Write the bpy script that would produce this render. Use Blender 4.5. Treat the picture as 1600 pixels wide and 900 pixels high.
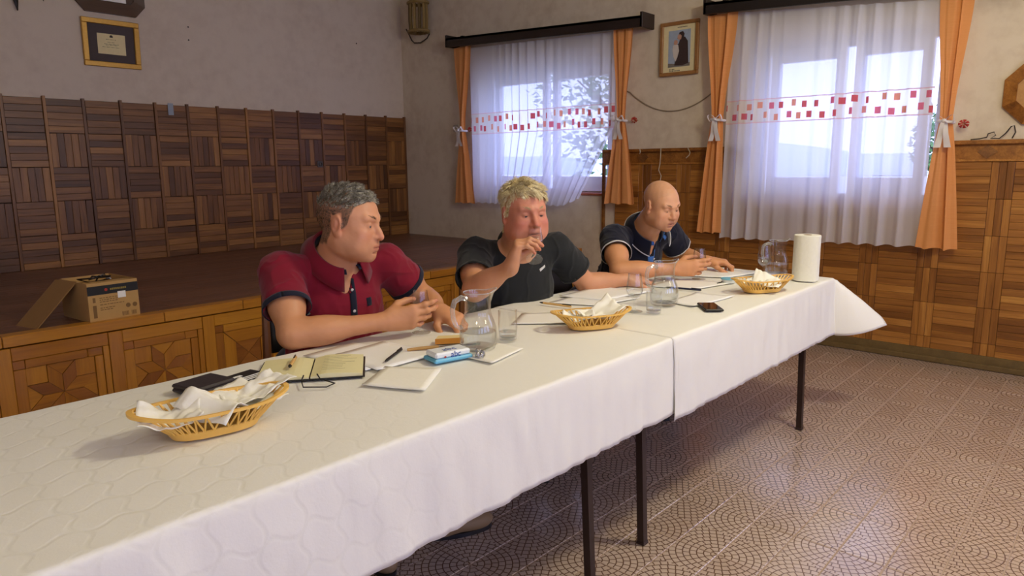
import bpy, bmesh, math, random
import numpy as np
from mathutils import Vector, Matrix, noise as mnoise

# ------------------------------------------------------------------ scene, camera, light
S = bpy.context.scene
for o in list(bpy.data.objects):
    bpy.data.objects.remove(o)
C = bpy.context.collection
random.seed(7)
rng = np.random.default_rng(7)
PI = math.pi

CAM_F, CAM_YAW, CAM_PITCH, CAM_ROLL = 1097.16, 0.838545, 0.172060, -0.0087138
CAM_POS = Vector((-5.32923, -6.43443, 1.32353))
def cam_axes():
    y, p, r = CAM_YAW, CAM_PITCH, CAM_ROLL
    f = Vector((math.sin(y) * math.cos(p), math.cos(y) * math.cos(p), -math.sin(p)))
    rt = Vector((math.cos(y), -math.sin(y), 0)); u = rt.cross(f)
    return rt * math.cos(r) + u * math.sin(r), u * math.cos(r) - rt * math.sin(r), f
_r, _u, _f = cam_axes()
cd = bpy.data.cameras.new('camera'); cam = bpy.data.objects.new('camera', cd); C.objects.link(cam)
cd.sensor_width = 36; cd.lens = 36 * CAM_F / 1600; cd.clip_start = 0.05; cd.clip_end = 300
M3 = Matrix((_r, _u, -_f)).transposed()
cam.matrix_world = Matrix.Translation(CAM_POS) @ M3.to_4x4()
S.camera = cam
S.view_settings.view_transform = 'Standard'; S.view_settings.look = 'None'
S.view_settings.gamma = 1; S.view_settings.use_curve_mapping = False
S.view_settings.exposure = 0.0
S.cycles.max_bounces = 10; S.cycles.transparent_max_bounces = 24
S.cycles.caustics_reflective = False; S.cycles.caustics_refractive = False
S.cycles.sample_clamp_indirect = 6

w = bpy.data.worlds.new('sky'); S.world = w; w.use_nodes = True
bg = w.node_tree.nodes['Background']
bg.inputs[0].default_value = (0.46, 0.53, 1.0, 1); bg.inputs[1].default_value = 5.4   # flat overcast evening sky

LAMPS = [(-2.7, -6.4, 2.95, 116), (-6.6, -6.8, 2.95, 38), (-2.7, -9.2, 2.95, 26), (-6.6, -9.2, 2.95, 18)]  # last two are unseen lamps, added to flatten the light
LAMP_COLOUR = (1.0, 0.92, 0.65)

# ------------------------------------------------------------------ helpers
def tag(o, label=None, cat=None, group=None, kind=None):
    if label: o['label'] = label
    if cat: o['category'] = cat
    if group: o['group'] = group
    if kind: o['kind'] = kind
    return o
def thing(name, label, cat, loc=(0, 0, 0), rz=0.0, group=None):
    o = bpy.data.objects.new(name, None); C.objects.link(o)
    o.location = loc; o.rotation_euler = (0, 0, rz); o.empty_display_size = .1
    return tag(o, label, cat, group)
def link(name, me, parent=None, mats=None):
    o = bpy.data.objects.new(name, me); C.objects.link(o)
    if parent: o.parent = parent
    if mats and not me.materials:
        for m in (mats if isinstance(mats, (list, tuple)) else [mats]): me.materials.append(m)
    return o
def smooth(me, ang=None):
    me.polygons.foreach_set('use_smooth', [True] * len(me.polygons))
    if ang is not None:
        me.set_sharp_from_angle(angle=ang)
class MB:
    """collects boxes, tubes, lathes ... into one mesh"""
    def __init__(s): s.v = []; s.f = []; s.mi = []; s.m = 0; s.uv = None
    def add(s, vs, fs):
        n = len(s.v); s.v += [tuple(p) for p in vs]
        for f in fs: s.f.append(tuple(i + n for i in f)); s.mi.append(s.m)
        return s
    def box(s, x0, x1, y0, y1, z0, z1, b=0.0, mtx=None):
        if b <= 0:
            vs = [(x, y, z) for z in (z0, z1) for y in (y0, y1) for x in (x0, x1)]
            fs = [(0, 2, 3, 1), (4, 5, 7, 6), (0, 1, 5, 4), (2, 6, 7, 3), (0, 4, 6, 2), (1, 3, 7, 5)]
        else:
            bm = bmesh.new(); bmesh.ops.create_cube(bm, size=1)
            bmesh.ops.scale(bm, vec=(x1 - x0, y1 - y0, z1 - z0), verts=bm.verts)
            bmesh.ops.translate(bm, vec=((x0 + x1) / 2, (y0 + y1) / 2, (z0 + z1) / 2), verts=bm.verts)
            bmesh.ops.bevel(bm, geom=bm.edges[:], offset=b, segments=1, affect='EDGES')
            bm.verts.index_update()
            vs = [v.co.copy() for v in bm.verts]; fs = [[v.index for v in f.verts] for f in bm.faces]; bm.free()
        if mtx: vs = [mtx @ Vector(v) for v in vs]
        return s.add(vs, fs)
    def tube(s, pts, r, n=8, cap=True):
        pts = [Vector(p) for p in pts]; N = len(pts)
        rs = r if isinstance(r, (list, tuple)) else [r] * N
        vs = []; ref = None
        for i, p in enumerate(pts):
            d = (pts[min(i + 1, N - 1)] - pts[max(i - 1, 0)])
            d = d.normalized() if d.length > 1e-9 else Vector((0, 0, 1))
            if ref is None: ref = Vector((0, 0, 1)) if abs(d.z) < .9 else Vector((1, 0, 0))
            a = (ref - d * ref.dot(d)); a = a.normalized() if a.length > 1e-6 else d.orthogonal().normalized()
            ref = a; b = d.cross(a)
            vs += [p + (a * math.cos(2 * PI * k / n) + b * math.sin(2 * PI * k / n)) * rs[i] for k in range(n)]
        fs = [(i * n + k, i * n + (k + 1) % n, (i + 1) * n + (k + 1) % n, (i + 1) * n + k) for i in range(N - 1) for k in range(n)]
        if cap: fs += [tuple(range(n - 1, -1, -1)), tuple((N - 1) * n + k for k in range(n))]
        return s.add(vs, fs)
    def lathe(s, prof, n=32, c=(0, 0, 0), closed=False):
        """prof: list of (r, z) from outside"""
        vs = []; P = len(prof)
        for (r, z) in prof:
            vs += [(c[0] + r * math.cos(2 * PI * k / n), c[1] + r * math.sin(2 * PI * k / n), c[2] + z) for k in range(n)]
        rows = P if closed else P - 1
        fs = [(i * n + k, i * n + (k + 1) % n, ((i + 1) % P) * n + (k + 1) % n, ((i + 1) % P) * n + k) for i in range(rows) for k in range(n)]
        return s.add(vs, fs)
    def prism(s, poly, axis, a, b):
        """poly: list of 2d points, extruded along axis from a to b"""
        def mk(p, t):
            return {0: (t, p[0], p[1]), 1: (p[0], t, p[1]), 2: (p[0], p[1], t)}[axis]
        n = len(poly)
        return s.add([mk(p, a) for p in poly] + [mk(p, b) for p in poly],
                     [tuple(range(n - 1, -1, -1)), tuple(range(n, 2 * n))] + [(i, (i + 1) % n, n + (i + 1) % n, n + i) for i in range(n)])
    def grid(s, P):
        """P[i][j] points"""
        P = np.asarray(P, float); a, b = P.shape[:2]
        return s.add(P.reshape(-1, 3).tolist(), [(i * b + j, i * b + j + 1, (i + 1) * b + j + 1, (i + 1) * b + j) for i in range(a - 1) for j in range(b - 1)])
    def mesh(s, name, recalc=True):
        me = bpy.data.meshes.new(name); me.from_pydata(s.v, [], s.f)
        me.polygons.foreach_set('material_index', s.mi)
        if recalc:
            bm = bmesh.new(); bm.from_mesh(me); bmesh.ops.recalc_face_normals(bm, faces=bm.faces); bm.to_mesh(me); bm.free()
        me.update(); return me
    def build(s, name, mats=None, parent=None, sm=False, ang=0.6, recalc=True):
        me = s.mesh(name, recalc)
        if sm: smooth(me, ang)
        return link(name, me, parent, mats)
def copy_tree(o, parent=None):
    c = o.copy(); C.objects.link(c); c.parent = parent
    for ch in [x for x in bpy.data.objects if x.parent == o]: copy_tree(ch, c)
    return c
def nz(x, y, z=0.0): return mnoise.noise(Vector((x, y, z)))

# ------------------------------------------------------------------ materials
def srgb(r, g, b):
    f = lambda c: (c / 255) / 12.92 if c / 255 <= .04045 else ((c / 255 + .055) / 1.055) ** 2.4
    return (f(r), f(g), f(b))
class NT:
    def __init__(s, name):
        s.m = bpy.data.materials.new(name); s.m.use_nodes = True; s.t = s.m.node_tree
        s.b = s.t.nodes['Principled BSDF']; s.out = s.t.nodes['Material Output']
    def n(s, typ, **kw):
        nd = s.t.nodes.new(typ)
        for k, v in kw.items():
            if k.startswith('i_'):
                key = k[2:]; key = int(key) if key.isdigit() else key.replace('_', ' ')
                if isinstance(v, bpy.types.NodeSocket): s.t.links.new(v, nd.inputs[key])
                else: nd.inputs[key].default_value = v
            else: setattr(nd, k, v)
        return nd
    def l(s, a, b): s.t.links.new(a, b)
    def math(s, op, a, b=None, c=None):
        nd = s.n('ShaderNodeMath', operation=op)
        for i, x in enumerate((a, b, c)):
            if x is None: continue
            if isinstance(x, bpy.types.NodeSocket): s.l(x, nd.inputs[i])
            else: nd.inputs[i].default_value = x
        return nd.outputs[0]
    def mix(s, f, a, b, blend='MIX'):
        nd = s.n('ShaderNodeMix', data_type='RGBA', blend_type=blend)
        for i, x in ((0, f), (6, a), (7, b)):
            if isinstance(x, bpy.types.NodeSocket): s.l(x, nd.inputs[i])
            else: nd.inputs[i].default_value = x if i == 0 else (*x[:3], 1)
        return nd.outputs[2]
    def ramp(s, f, stops):
        nd = s.n('ShaderNodeValToRGB'); s.l(f, nd.inputs[0]); e = nd.color_ramp.elements
        while len(e) < len(stops): e.new(.5)
        for el, (p, c) in zip(e, stops): el.position = p; el.color = (*c[:3], 1)
        return nd.outputs[0]
    def noise(s, vec, scale, detail=4, rough=.55, dist=0.0):
        return s.n('ShaderNodeTexNoise', i_Vector=vec, i_Scale=scale, i_Detail=detail, i_Roughness=rough, i_Distortion=dist).outputs[0]
    def bump(s, h, strength=.3, dist=.01):
        s.l(s.n('ShaderNodeBump', i_Height=h, i_Strength=strength, i_Distance=dist).outputs[0], s.b.inputs['Normal'])
    def co(s, kind='Object', scale=None, rnd=False):
        tc = s.n('ShaderNodeTexCoord').outputs[kind]
        if kind == 'Object' and rnd:
            r = s.n('ShaderNodeObjectInfo').outputs['Random']
            off = s.n('ShaderNodeCombineXYZ', i_0=s.math('MULTIPLY', r, 37.0), i_1=s.math('MULTIPLY', r, 91.0), i_2=s.math('MULTIPLY', r, 53.0)).outputs[0]
            tc = s.n('ShaderNodeVectorMath', operation='ADD', i_0=tc, i_1=off).outputs[0]
        if scale: tc = s.n('ShaderNodeVectorMath', operation='MULTIPLY', i_0=tc, i_1=scale).outputs[0]
        return tc
    def set(s, **kw):
        for k, v in kw.items():
            k = k.replace('_', ' ')
            if isinstance(v, bpy.types.NodeSocket): s.l(v, s.b.inputs[k])
            else: s.b.inputs[k].default_value = (*v, 1) if isinstance(v, tuple) and len(v) == 3 and 'Radius' not in k else v
        return s
def plain(name, col, rough=.5, var=.06, scale=30, bump=0.0, **kw):
    t = NT(name); n_ = t.noise(t.co('Object'), scale)
    c2 = tuple(max(0, c * (1 - var * 2.2)) for c in col); c1 = tuple(min(1, c * (1 + var)) for c in col)
    t.set(Base_Color=t.mix(n_, c1, c2), Roughness=rough, **kw)
    if bump: t.bump(n_, bump, .004)
    return t.m
def wood(name, stops, rough=.4, grain=(3, 55, 55), axis=0, bump=.15, spread=.75, coat=0.0):
    """grain runs along the local axis; tone varies per piece"""
    t = NT(name); g = list(grain)
    if axis == 1: g = [g[1], g[0], g[2]]
    if axis == 2: g = [g[1], g[2], g[0]]
    n1 = t.noise(t.co('Object', tuple(g), rnd=True), 1.0, 6, .6, 1.2)
    g2 = tuple(x * .28 for x in g)
    n2 = t.noise(t.co('Object', g2, rnd=True), 1.0, 2, .5, .6)
    r = t.n('ShaderNodeObjectInfo').outputs['Random']
    f = t.math('ADD', t.math('MULTIPLY', n1, .55), t.math('MULTIPLY', n2, .5))
    f = t.math('ADD', f, t.math('MULTIPLY', t.math('SUBTRACT', r, .5), spread))
    t.set(Base_Color=t.ramp(f, stops), Roughness=rough, Coat_Weight=coat, Coat_Roughness=.2)
    t.bump(n1, bump, .003)
    return t.m
def glassy(name, tint=(.97, .98, .98), ior=1.45, refr=.45, rough=.02):
    t = NT(name)
    fc = t.n('ShaderNodeLayerWeight', i_Blend=.5).outputs['Facing']
    fr = t.math('ADD', t.math('MULTIPLY', t.math('POWER', fc, 3.0), .75 if ior > 1.4 else .4), .045)
    tr = t.n('ShaderNodeBsdfTransparent', i_Color=(*tint, 1)).outputs[0]
    rf = t.n('ShaderNodeBsdfTransparent', i_Color=(*tint, 1)).outputs[0]
    gl = t.n('ShaderNodeBsdfGlossy', i_Roughness=rough).outputs[0]
    a = t.n('ShaderNodeMixShader', i_0=refr); t.l(tr, a.inputs[1]); t.l(rf, a.inputs[2])
    b = t.n('ShaderNodeMixShader', i_0=fr); t.l(a.outputs[0], b.inputs[1]); t.l(gl, b.inputs[2])
    t.l(b.outputs[0], t.out.inputs[0]); return t.m
def highlit_thick_glass(name):
    t = NT(name); fc = t.n('ShaderNodeLayerWeight', i_Blend=.5).outputs['Facing']
    tr = t.n('ShaderNodeBsdfTransparent', i_Color=(.95, .96, .96, 1)).outputs[0]; df = t.n('ShaderNodeBsdfDiffuse', i_Color=(.9, .92, .93, 1)).outputs[0]; gl = t.n('ShaderNodeBsdfGlossy', i_Roughness=.04).outputs[0]
    a = t.n('ShaderNodeMixShader', i_0=.40); t.l(df, a.inputs[1]); t.l(gl, a.inputs[2])  # white diffuse stands in for bright highlights on handle and rim
    b = t.n('ShaderNodeMixShader', i_0=t.math('ADD', t.math('MULTIPLY', fc, .45), .16)); t.l(tr, b.inputs[1]); t.l(a.outputs[0], b.inputs[2]); t.l(b.outputs[0], t.out.inputs[0]); return t.m

M = {}
def wall_mat(name, col, stain):
    t = NT(name); p = t.n('ShaderNodeNewGeometry').outputs['Position']
    a = t.noise(p, 1.3, 5, .6); b = t.noise(p, 9, 4, .6); d = t.noise(p, 160, 2)
    f = t.math('SMOOTHSTEP' if False else 'MULTIPLY', a, b)
    c = t.mix(t.ramp(f, [(.2, (0, 0, 0)), (.42, (1, 1, 1))]), col, stain)
    t.set(Base_Color=c, Roughness=.85); t.bump(t.math('ADD', b, t.math('MULTIPLY', d, .25)), .15, .01); return t.m
M['plaster'] = wall_mat('plaster', srgb(222, 208, 186), srgb(204, 186, 162))
M['plaster_back'] = wall_mat('plaster_back', srgb(214, 198, 178), srgb(202, 184, 164))
M['ceiling'] = plain('ceiling_paint', srgb(225, 218, 205), .9)
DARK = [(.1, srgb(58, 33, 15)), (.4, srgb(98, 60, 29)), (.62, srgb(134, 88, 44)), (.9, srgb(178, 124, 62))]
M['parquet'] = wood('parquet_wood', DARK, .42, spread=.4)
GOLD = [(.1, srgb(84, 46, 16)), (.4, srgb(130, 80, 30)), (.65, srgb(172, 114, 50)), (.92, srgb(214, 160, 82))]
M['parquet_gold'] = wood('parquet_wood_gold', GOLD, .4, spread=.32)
M['backing'] = plain('dark_backing', srgb(48, 30, 20), .8)
AMB = [(.1, srgb(124, 72, 14)), (.45, srgb(174, 112, 28)), (.75, srgb(200, 138, 42)), (.95, srgb(220, 166, 66))]
M['amber'] = wood('amber_wood', AMB, .35, spread=.3, coat=.3)
AMB2 = [(.1, srgb(104, 58, 16)), (.5, srgb(148, 90, 30)), (.9, srgb(176, 114, 46))]
M['amber_dark'] = wood('amber_wood_dark', AMB2, .38, spread=.4, coat=.3)
STG = [(.1, srgb(84, 54, 42)), (.5, srgb(112, 74, 58)), (.9, srgb(140, 98, 76))]
M['stage'] = wood('stage_board', STG, .38, grain=(2, 30, 30), spread=.3)
M['white_pvc'] = plain('white_frame', srgb(232, 232, 236), .35, .02)
M['black_wood'] = wood('black_wood', [(.2, srgb(24, 16, 14)), (.8, srgb(44, 30, 26))], .5)
M['iron'] = plain('brown_steel', srgb(58, 42, 38), .45, .1, Metallic=.3)
M['pane'] = glassy('window_glass', (.97, .98, 1), 1.3, 0.0)

def tile_mat():
    """stoneware printed with rings of small setts round the tile corners"""
    t = NT('fan_sett_tile'); p = t.n('ShaderNodeNewGeometry').outputs['Position']
    sx = t.n('ShaderNodeSeparateXYZ', i_0=p)
    X0, Y0, Pp = -2.31, -5.17, .3
    def loc(v, o):
        u = t.math('DIVIDE', t.math('SUBTRACT', v, o), Pp)
        return t.math('MULTIPLY', t.math('SUBTRACT', u, t.math('ROUND', u)), Pp)
    x = loc(sx.outputs[0], X0); y = loc(sx.outputs[1], Y0)
    r = t.math('SQRT', t.math('ADD', t.math('MULTIPLY', x, x), t.math('MULTIPLY', y, y)))
    q = t.math('DIVIDE', r, .0236); k = t.math('FLOOR', q); fr = t.math('SUBTRACT', q, k)
    th = t.math('ARCTAN2', y, x)
    nseg = t.math('MAXIMUM', t.math('ROUND', t.math('MULTIPLY', t.math('ADD', k, .5), 6.0)), 5.0)
    a = t.math('ADD', t.math('MULTIPLY', t.math('DIVIDE', th, 2 * PI), nseg), t.math('MULTIPLY', k, .5))
    fa = t.math('SUBTRACT', a, t.math('FLOOR', a))
    e1 = t.math('MULTIPLY', t.math('MINIMUM', fr, t.math('SUBTRACT', 1.0, fr)), .0236)
    seglen = t.math('DIVIDE', t.math('MULTIPLY', r, 2 * PI), nseg)
    e2 = t.math('MULTIPLY', t.math('MINIMUM', fa, t.math('SUBTRACT', 1.0, fa)), seglen)
    e = t.math('MINIMUM', e1, e2)
    mr = t.n('ShaderNodeMapRange', interpolation_type='SMOOTHSTEP', i_Value=e, i_1=.0009, i_2=.0028).outputs[0]
    n1 = t.noise(p, 14, 4); n2 = t.noise(p, 2.2, 3); rr = t.n('ShaderNodeObjectInfo').outputs['Random']
    stone = t.mix(n1, srgb(218, 198, 186), srgb(194, 172, 158))
    stone = t.mix(t.math('MULTIPLY', n2, .5), stone, srgb(190, 168, 152))
    stone = t.mix(t.math('MULTIPLY', rr, .25), stone, srgb(150, 118, 98))
    t.set(Base_Color=t.mix(mr, srgb(104, 76, 62), stone), Roughness=t.math('ADD', t.math('MULTIPLY', n1, .14), .17), Coat_Weight=.8, Coat_Roughness=.2, Coat_IOR=1.6)
    t.bump(t.math('ADD', mr, t.math('MULTIPLY', n1, .25)), .35, .002); return t.m
M['tile'] = tile_mat()
M['grout'] = plain('grout', srgb(176, 152, 134), .6)

# ------------------------------------------------------------------ the room
XL, YF, ZC = -10.0, -10.6, 3.35
def holes_wall(name, u0, u1, z0, z1, holes, place, mat):
    """wall slab in (u, z) with rectangular holes; place(u, t, z) -> point, t from 0 (inside) to 1 (outside)"""
    us = sorted({u0, u1, *[h[0] for h in holes], *[h[1] for h in holes]}); zs = sorted({z0, z1, *[h[2] for h in holes], *[h[3] for h in holes]})
    inh = lambda i, j: any(h[0] <= (us[i] + us[i + 1]) / 2 <= h[1] and h[2] <= (zs[j] + zs[j + 1]) / 2 <= h[3] for h in holes)
    mb = MB()
    for i in range(len(us) - 1):
        for j in range(len(zs) - 1):
            if inh(i, j): continue
            for t in (0, 1):
                mb.add([place(us[i], t, zs[j]), place(us[i + 1], t, zs[j]), place(us[i + 1], t, zs[j + 1]), place(us[i], t, zs[j + 1])], [(0, 1, 2, 3)])
    for h in holes + [(u0, u1, z0, z1)]:
        c = [(h[0], h[2]), (h[1], h[2]), (h[1], h[3]), (h[0], h[3])]
        for a in range(4):
            p, q = c[a], c[(a + 1) % 4]
            mb.add([place(p[0], 0, p[1]), place(q[0], 0, q[1]), place(q[0], 1, q[1]), place(p[0], 1, p[1])], [(0, 1, 2, 3)])
    o = mb.build(name, mat); bm = bmesh.new(); bm.from_mesh(o.data); bmesh.ops.remove_doubles(bm, verts=bm.verts, dist=1e-5)
    bmesh.ops.recalc_face_normals(bm, faces=bm.faces); bm.to_mesh(o.data); bm.free()
    return tag(o, kind='structure')
W1 = (-2.85, -1.20, 1.05, 2.26); W2 = (-5.38, -4.12, 1.05, 2.20); W3 = (-8.0, -6.7, 1.05, 2.20)
FW = (-8.6, -6.2, -3.8, -1.4)      # windows of the wall behind the camera
wall_back = holes_wall('wall_back', XL, 0.35, 0, ZC, [], lambda u, t, z: (u, t * .3, z), M['plaster_back'])
wall_right = holes_wall('wall_right', YF, 0, 0, ZC, [W1, W2, W3], lambda u, t, z: (t * .35, u, z), M['plaster'])
wall_left = holes_wall('wall_left', YF, 0, 0, ZC, [], lambda u, t, z: (XL - t * .3, u, z), M['plaster'])
wall_front = holes_wall('wall_front', XL, 0.35, 0, ZC, [(x_ - .85, x_ + .85, .8, 2.7) for x_ in FW], lambda u, t, z: (u, YF - t * .3, z), M['plaster'])
ceiling = tag(MB().box(XL - .3, .35, YF - .3, .3, ZC, ZC + .2).build('ceiling', M['ceiling']), kind='structure')
floor = tag(MB().box(XL - .3, .35, YF - .3, .3, -.2, -.0025).build('floor', M['tile']), kind='structure')
# tiles laid singly where the photograph shows them
tme = MB().box(-.1479, .1479, -.0729, .0729, -.005, 0, .0018).mesh('tile')
tme.materials.append(M['tile'])
for i in range(-8, 8):
    for j in range(-8, 12):
        x = -2.31 + .3 * (i + .5); y = -5.17 + .15 * (j - .5)
        if not (-4.75 < x < -.2 and -6.6 < y < -4.3): continue
        o = link('tile', tme, floor); o.location = (x, y, rng.uniform(-.0006, .0006)); o.rotation_euler = (rng.normal(0, .002), rng.normal(0, .002), 0)
MB().box(-4.71, -.211, -6.521, -4.269, -.0026, -.0018).build('grout_bed', M['grout'], floor)

# --- back wall parquet panelling above the stage
HS, HW = 0.553, 1.872
PW, PH = .2755, .2655
CV = (HW - HS) / 5
strip_h = {}
def strip_mesh(L, Wd, T, key, mat):
    k = (round(L, 3), round(Wd, 3), round(T, 3), key)
    if k not in strip_h:
        me = MB().box(-L / 2, L / 2, -T, 0, -Wd / 2, Wd / 2, .0016).mesh('strip'); me.materials.append(mat); strip_h[k] = me
    return strip_h[k]
pan_me = MB().box(-PW / 2, PW / 2, -.006, 0, -CV / 2, CV / 2).mesh('panel'); pan_me.materials.append(M['backing'])
for ci in range(19):
    x = -PW * (ci + .5)
    odd = (13 - ci) % 2 == 1 if True else 0
    for ri in range(5):
        z = HW - CV * (ri + .5)
        vert = (ri in (1, 3)) if ci % 2 == 0 else (ri == 2)
        pnl = link('panel', pan_me, wall_back); pnl.location = (x, 0, z)
        Wn, Hn = PW - .026, CV - .003
        for k in range(5):
            if vert:
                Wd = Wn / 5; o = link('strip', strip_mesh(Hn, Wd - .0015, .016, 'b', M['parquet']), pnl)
                o.rotation_euler = (0, PI / 2, 0); o.location = (-Wn / 2 + Wd * (k + .5), -.004 - rng.uniform(0, .004), rng.normal(0, .0015))
                o.rotation_euler[1] += rng.normal(0, .008)
            else:
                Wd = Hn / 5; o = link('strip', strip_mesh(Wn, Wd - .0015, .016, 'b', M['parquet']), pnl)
                o.location = (rng.normal(0, .001), -.004 - rng.uniform(0, .004), -Hn / 2 + Wd * (k + .5)); o.rotation_euler = (0, rng.normal(0, .006), 0)
    bt = link('batten', strip_mesh(HW - HS + .015, .022, .030, 'bt', M['parquet']), wall_back)
    bt.rotation_euler = (0, PI / 2 + rng.normal(0, .002), 0); bt.location = (-PW * ci - (.011 if ci == 0 else 0), 0, (HW + HS) / 2 + .004 + rng.uniform(0, .006))

# --- window wall panelling
def g(y): return y
ZR0, ZR1 = .085, 1.325
YS = -2.79
Pper, VW = .364, .122
nrow = 27; rh = (ZR1 - ZR0) / nrow
blk = (ZR1 - ZR0) / 5.35
pan_cache = {}
def panel_me(wd, hg):
    k = (round(wd, 3), round(hg, 3))
    if k not in pan_cache:
        pan_cache[k] = MB().box(-.006, 0, -wd / 2, wd / 2, -hg / 2, hg / 2).mesh('panel'); pan_cache[k].materials.append(M['backing'])
    return pan_cache[k]
def wstrip(L, Wd, vert, parent, y, z):
    o = link('strip', strip_mesh(L, Wd, .014, 'w', M['parquet_gold']), parent)
    o.rotation_euler = (0, PI / 2, -PI / 2) if vert else (0, 0, -PI / 2)
    o.location = (-.005 - rng.uniform(0, .003), y, z); return o
def in_window(ya, yb, z0):
    return any(z0 > wn[2] - .06 and yb > wn[0] - .05 and ya < wn[1] + .05 for wn in (W2, W3))
for k in range(-5, 9):
    yv = -5.695 + Pper * k            # left (larger y) edge of a run of upright strips
    for r in range(6):
        z1 = ZR1 - blk * r; z0 = max(z1 - blk, ZR0); zc = (z0 + z1) / 2; hgt = z1 - z0
        if yv - VW > -7.6 and yv < YS and not in_window(yv - VW, yv, z0 + .06):
            p = link('panel', panel_me(VW, hgt), wall_right); p.location = (0, yv - VW / 2, zc)
            for q in range(3):
                o = wstrip(hgt - .002, VW / 3 - .0015, True, p, -VW / 2 + VW / 3 * (q + .5), 0)
        ya, yb = yv, min(yv + Pper - VW, YS)  # courses of lying strips
        if yb - ya > .05 and ya > -7.6 and not in_window(ya, yb, z0 + .06):
            p = link('panel', panel_me(yb - ya, hgt), wall_right); p.location = (0, (ya + yb) / 2, zc)
            n = max(1, round(hgt / .046))
            for q in range(n):
                o = wstrip(yb - ya - .002, hgt / n - .0013, False, p, 0, -hgt / 2 + hgt / n * (q + .5))
for ya, yb in ((-9.5, W3[0] - .04), (W3[1] + .04, W2[0] - .04), (W2[1] + .04, YS)):
    MB().box(-.03, 0, ya, yb, 1.325, 1.340, .002).build('lower_moulding', M['parquet_gold'], wall_right)
    MB().box(-.022, 0, ya, yb, 1.340, 1.432).build('frieze_board', M['parquet_gold'], wall_right)
    MB().box(-.05, 0, ya, yb + (.01 if yb == YS else 0), 1.432, 1.458, .003).build('cap_ledge', M['parquet_gold'], wall_right)
MB().box(-.024, 0, W2[0] - .04, W2[1] + .04, .985, 1.048).build('sill_board', M['parquet_gold'], wall_right)
MB().box(-.026, 0, YS, YS + .022, .56, 1.432).build('end_batten', M['parquet_gold'], wall_right)
for k in range(9):
    yy = -5.665 + .62 * (k - 1)
    if yy > YS - .1 or W2[0] - .1 < yy < W2[1] + .1: continue
    MB().prism([(yy - .055, 1.386), (yy, 1.344), (yy + .055, 1.386), (yy, 1.428)], 0, -.0265, -.02).build('diamond_inlay', M['parquet'], wall_right)
sk = wood('skirting', [(.2, srgb(84, 66, 36)), (.8, srgb(124, 100, 58))], .5, spread=.1)
tag(MB().box(-.022, 0, -9.5, -2.56, 0, .085, .003).build('baseboard_right', sk), kind='structure')
for k in range(4):
    MB().box(-.05, -.018, -9.5 + k * 1.75, -9.5 + (k + 1) * 1.75 - .004, 0, .034, .003).build('skirting_strip', sk, bpy.data.objects['baseboard_right'])

# --- stage
stage = tag(MB().box(-7.2, 0, -2.50, 0, 0, HS - .02).build('stage', M['backing']), 'wooden stage platform with inlaid star panels along its front', 'stage', kind='structure')
pm = {}
for r in range(27):
    x = -rng.uniform(.2, 1.1); xe = 0; y = -.047 - .0937 * r
    while xe > -6.2:
        L = 1.15 if xe < 0 else rng.uniform(.35, 1.1)
        key = round(L, 1)
        if key not in pm:
            me = MB().box(-key / 2 + .001, key / 2 - .001, -.046, .046, -.02, 0, .0012).mesh('stage_board'); me.materials.append(M['stage']); pm[key] = me
        o = link('board', pm[key], stage); o.location = (xe - key / 2, y, HS + rng.uniform(-.001, 0)); xe -= key
FY = -2.50
def fas(name, x0, x1, z0, z1, t, mat='amber', vert=False):
    me = MB().box(-(x1 - x0) / 2 + .001, (x1 - x0) / 2 - .001, -t, 0, -(z1 - z0) / 2 + .001, (z1 - z0) / 2 - .001, .0022).mesh(name)
    me.materials.append(M[mat + ('_v' if vert else '')]); o = link(name, me, stage); o.location = ((x0 + x1) / 2, FY, (z0 + z1) / 2); return o
for b in ('amber', 'amber_dark'):
    M[b + '_v'] = wood(b + '_wood_upright', AMB if b == 'amber' else AMB2, .36, axis=2, spread=.3, coat=.3)
BP = .49
def poly_piece(pts, t, mat):
    cx = sum(p[0] for p in pts) / len(pts); cz = sum(p[1] for p in pts) / len(pts)
    q = [(cx + (p[0] - cx) * .975 - cx, cz + (p[1] - cz) * .975 - cz) for p in pts]
    me = MB().prism(q, 1, -t, 0).mesh('inlay_piece'); me.materials.append(M[mat]); o = link('inlay_piece', me, stage); o.location = (cx, FY, cz)
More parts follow.
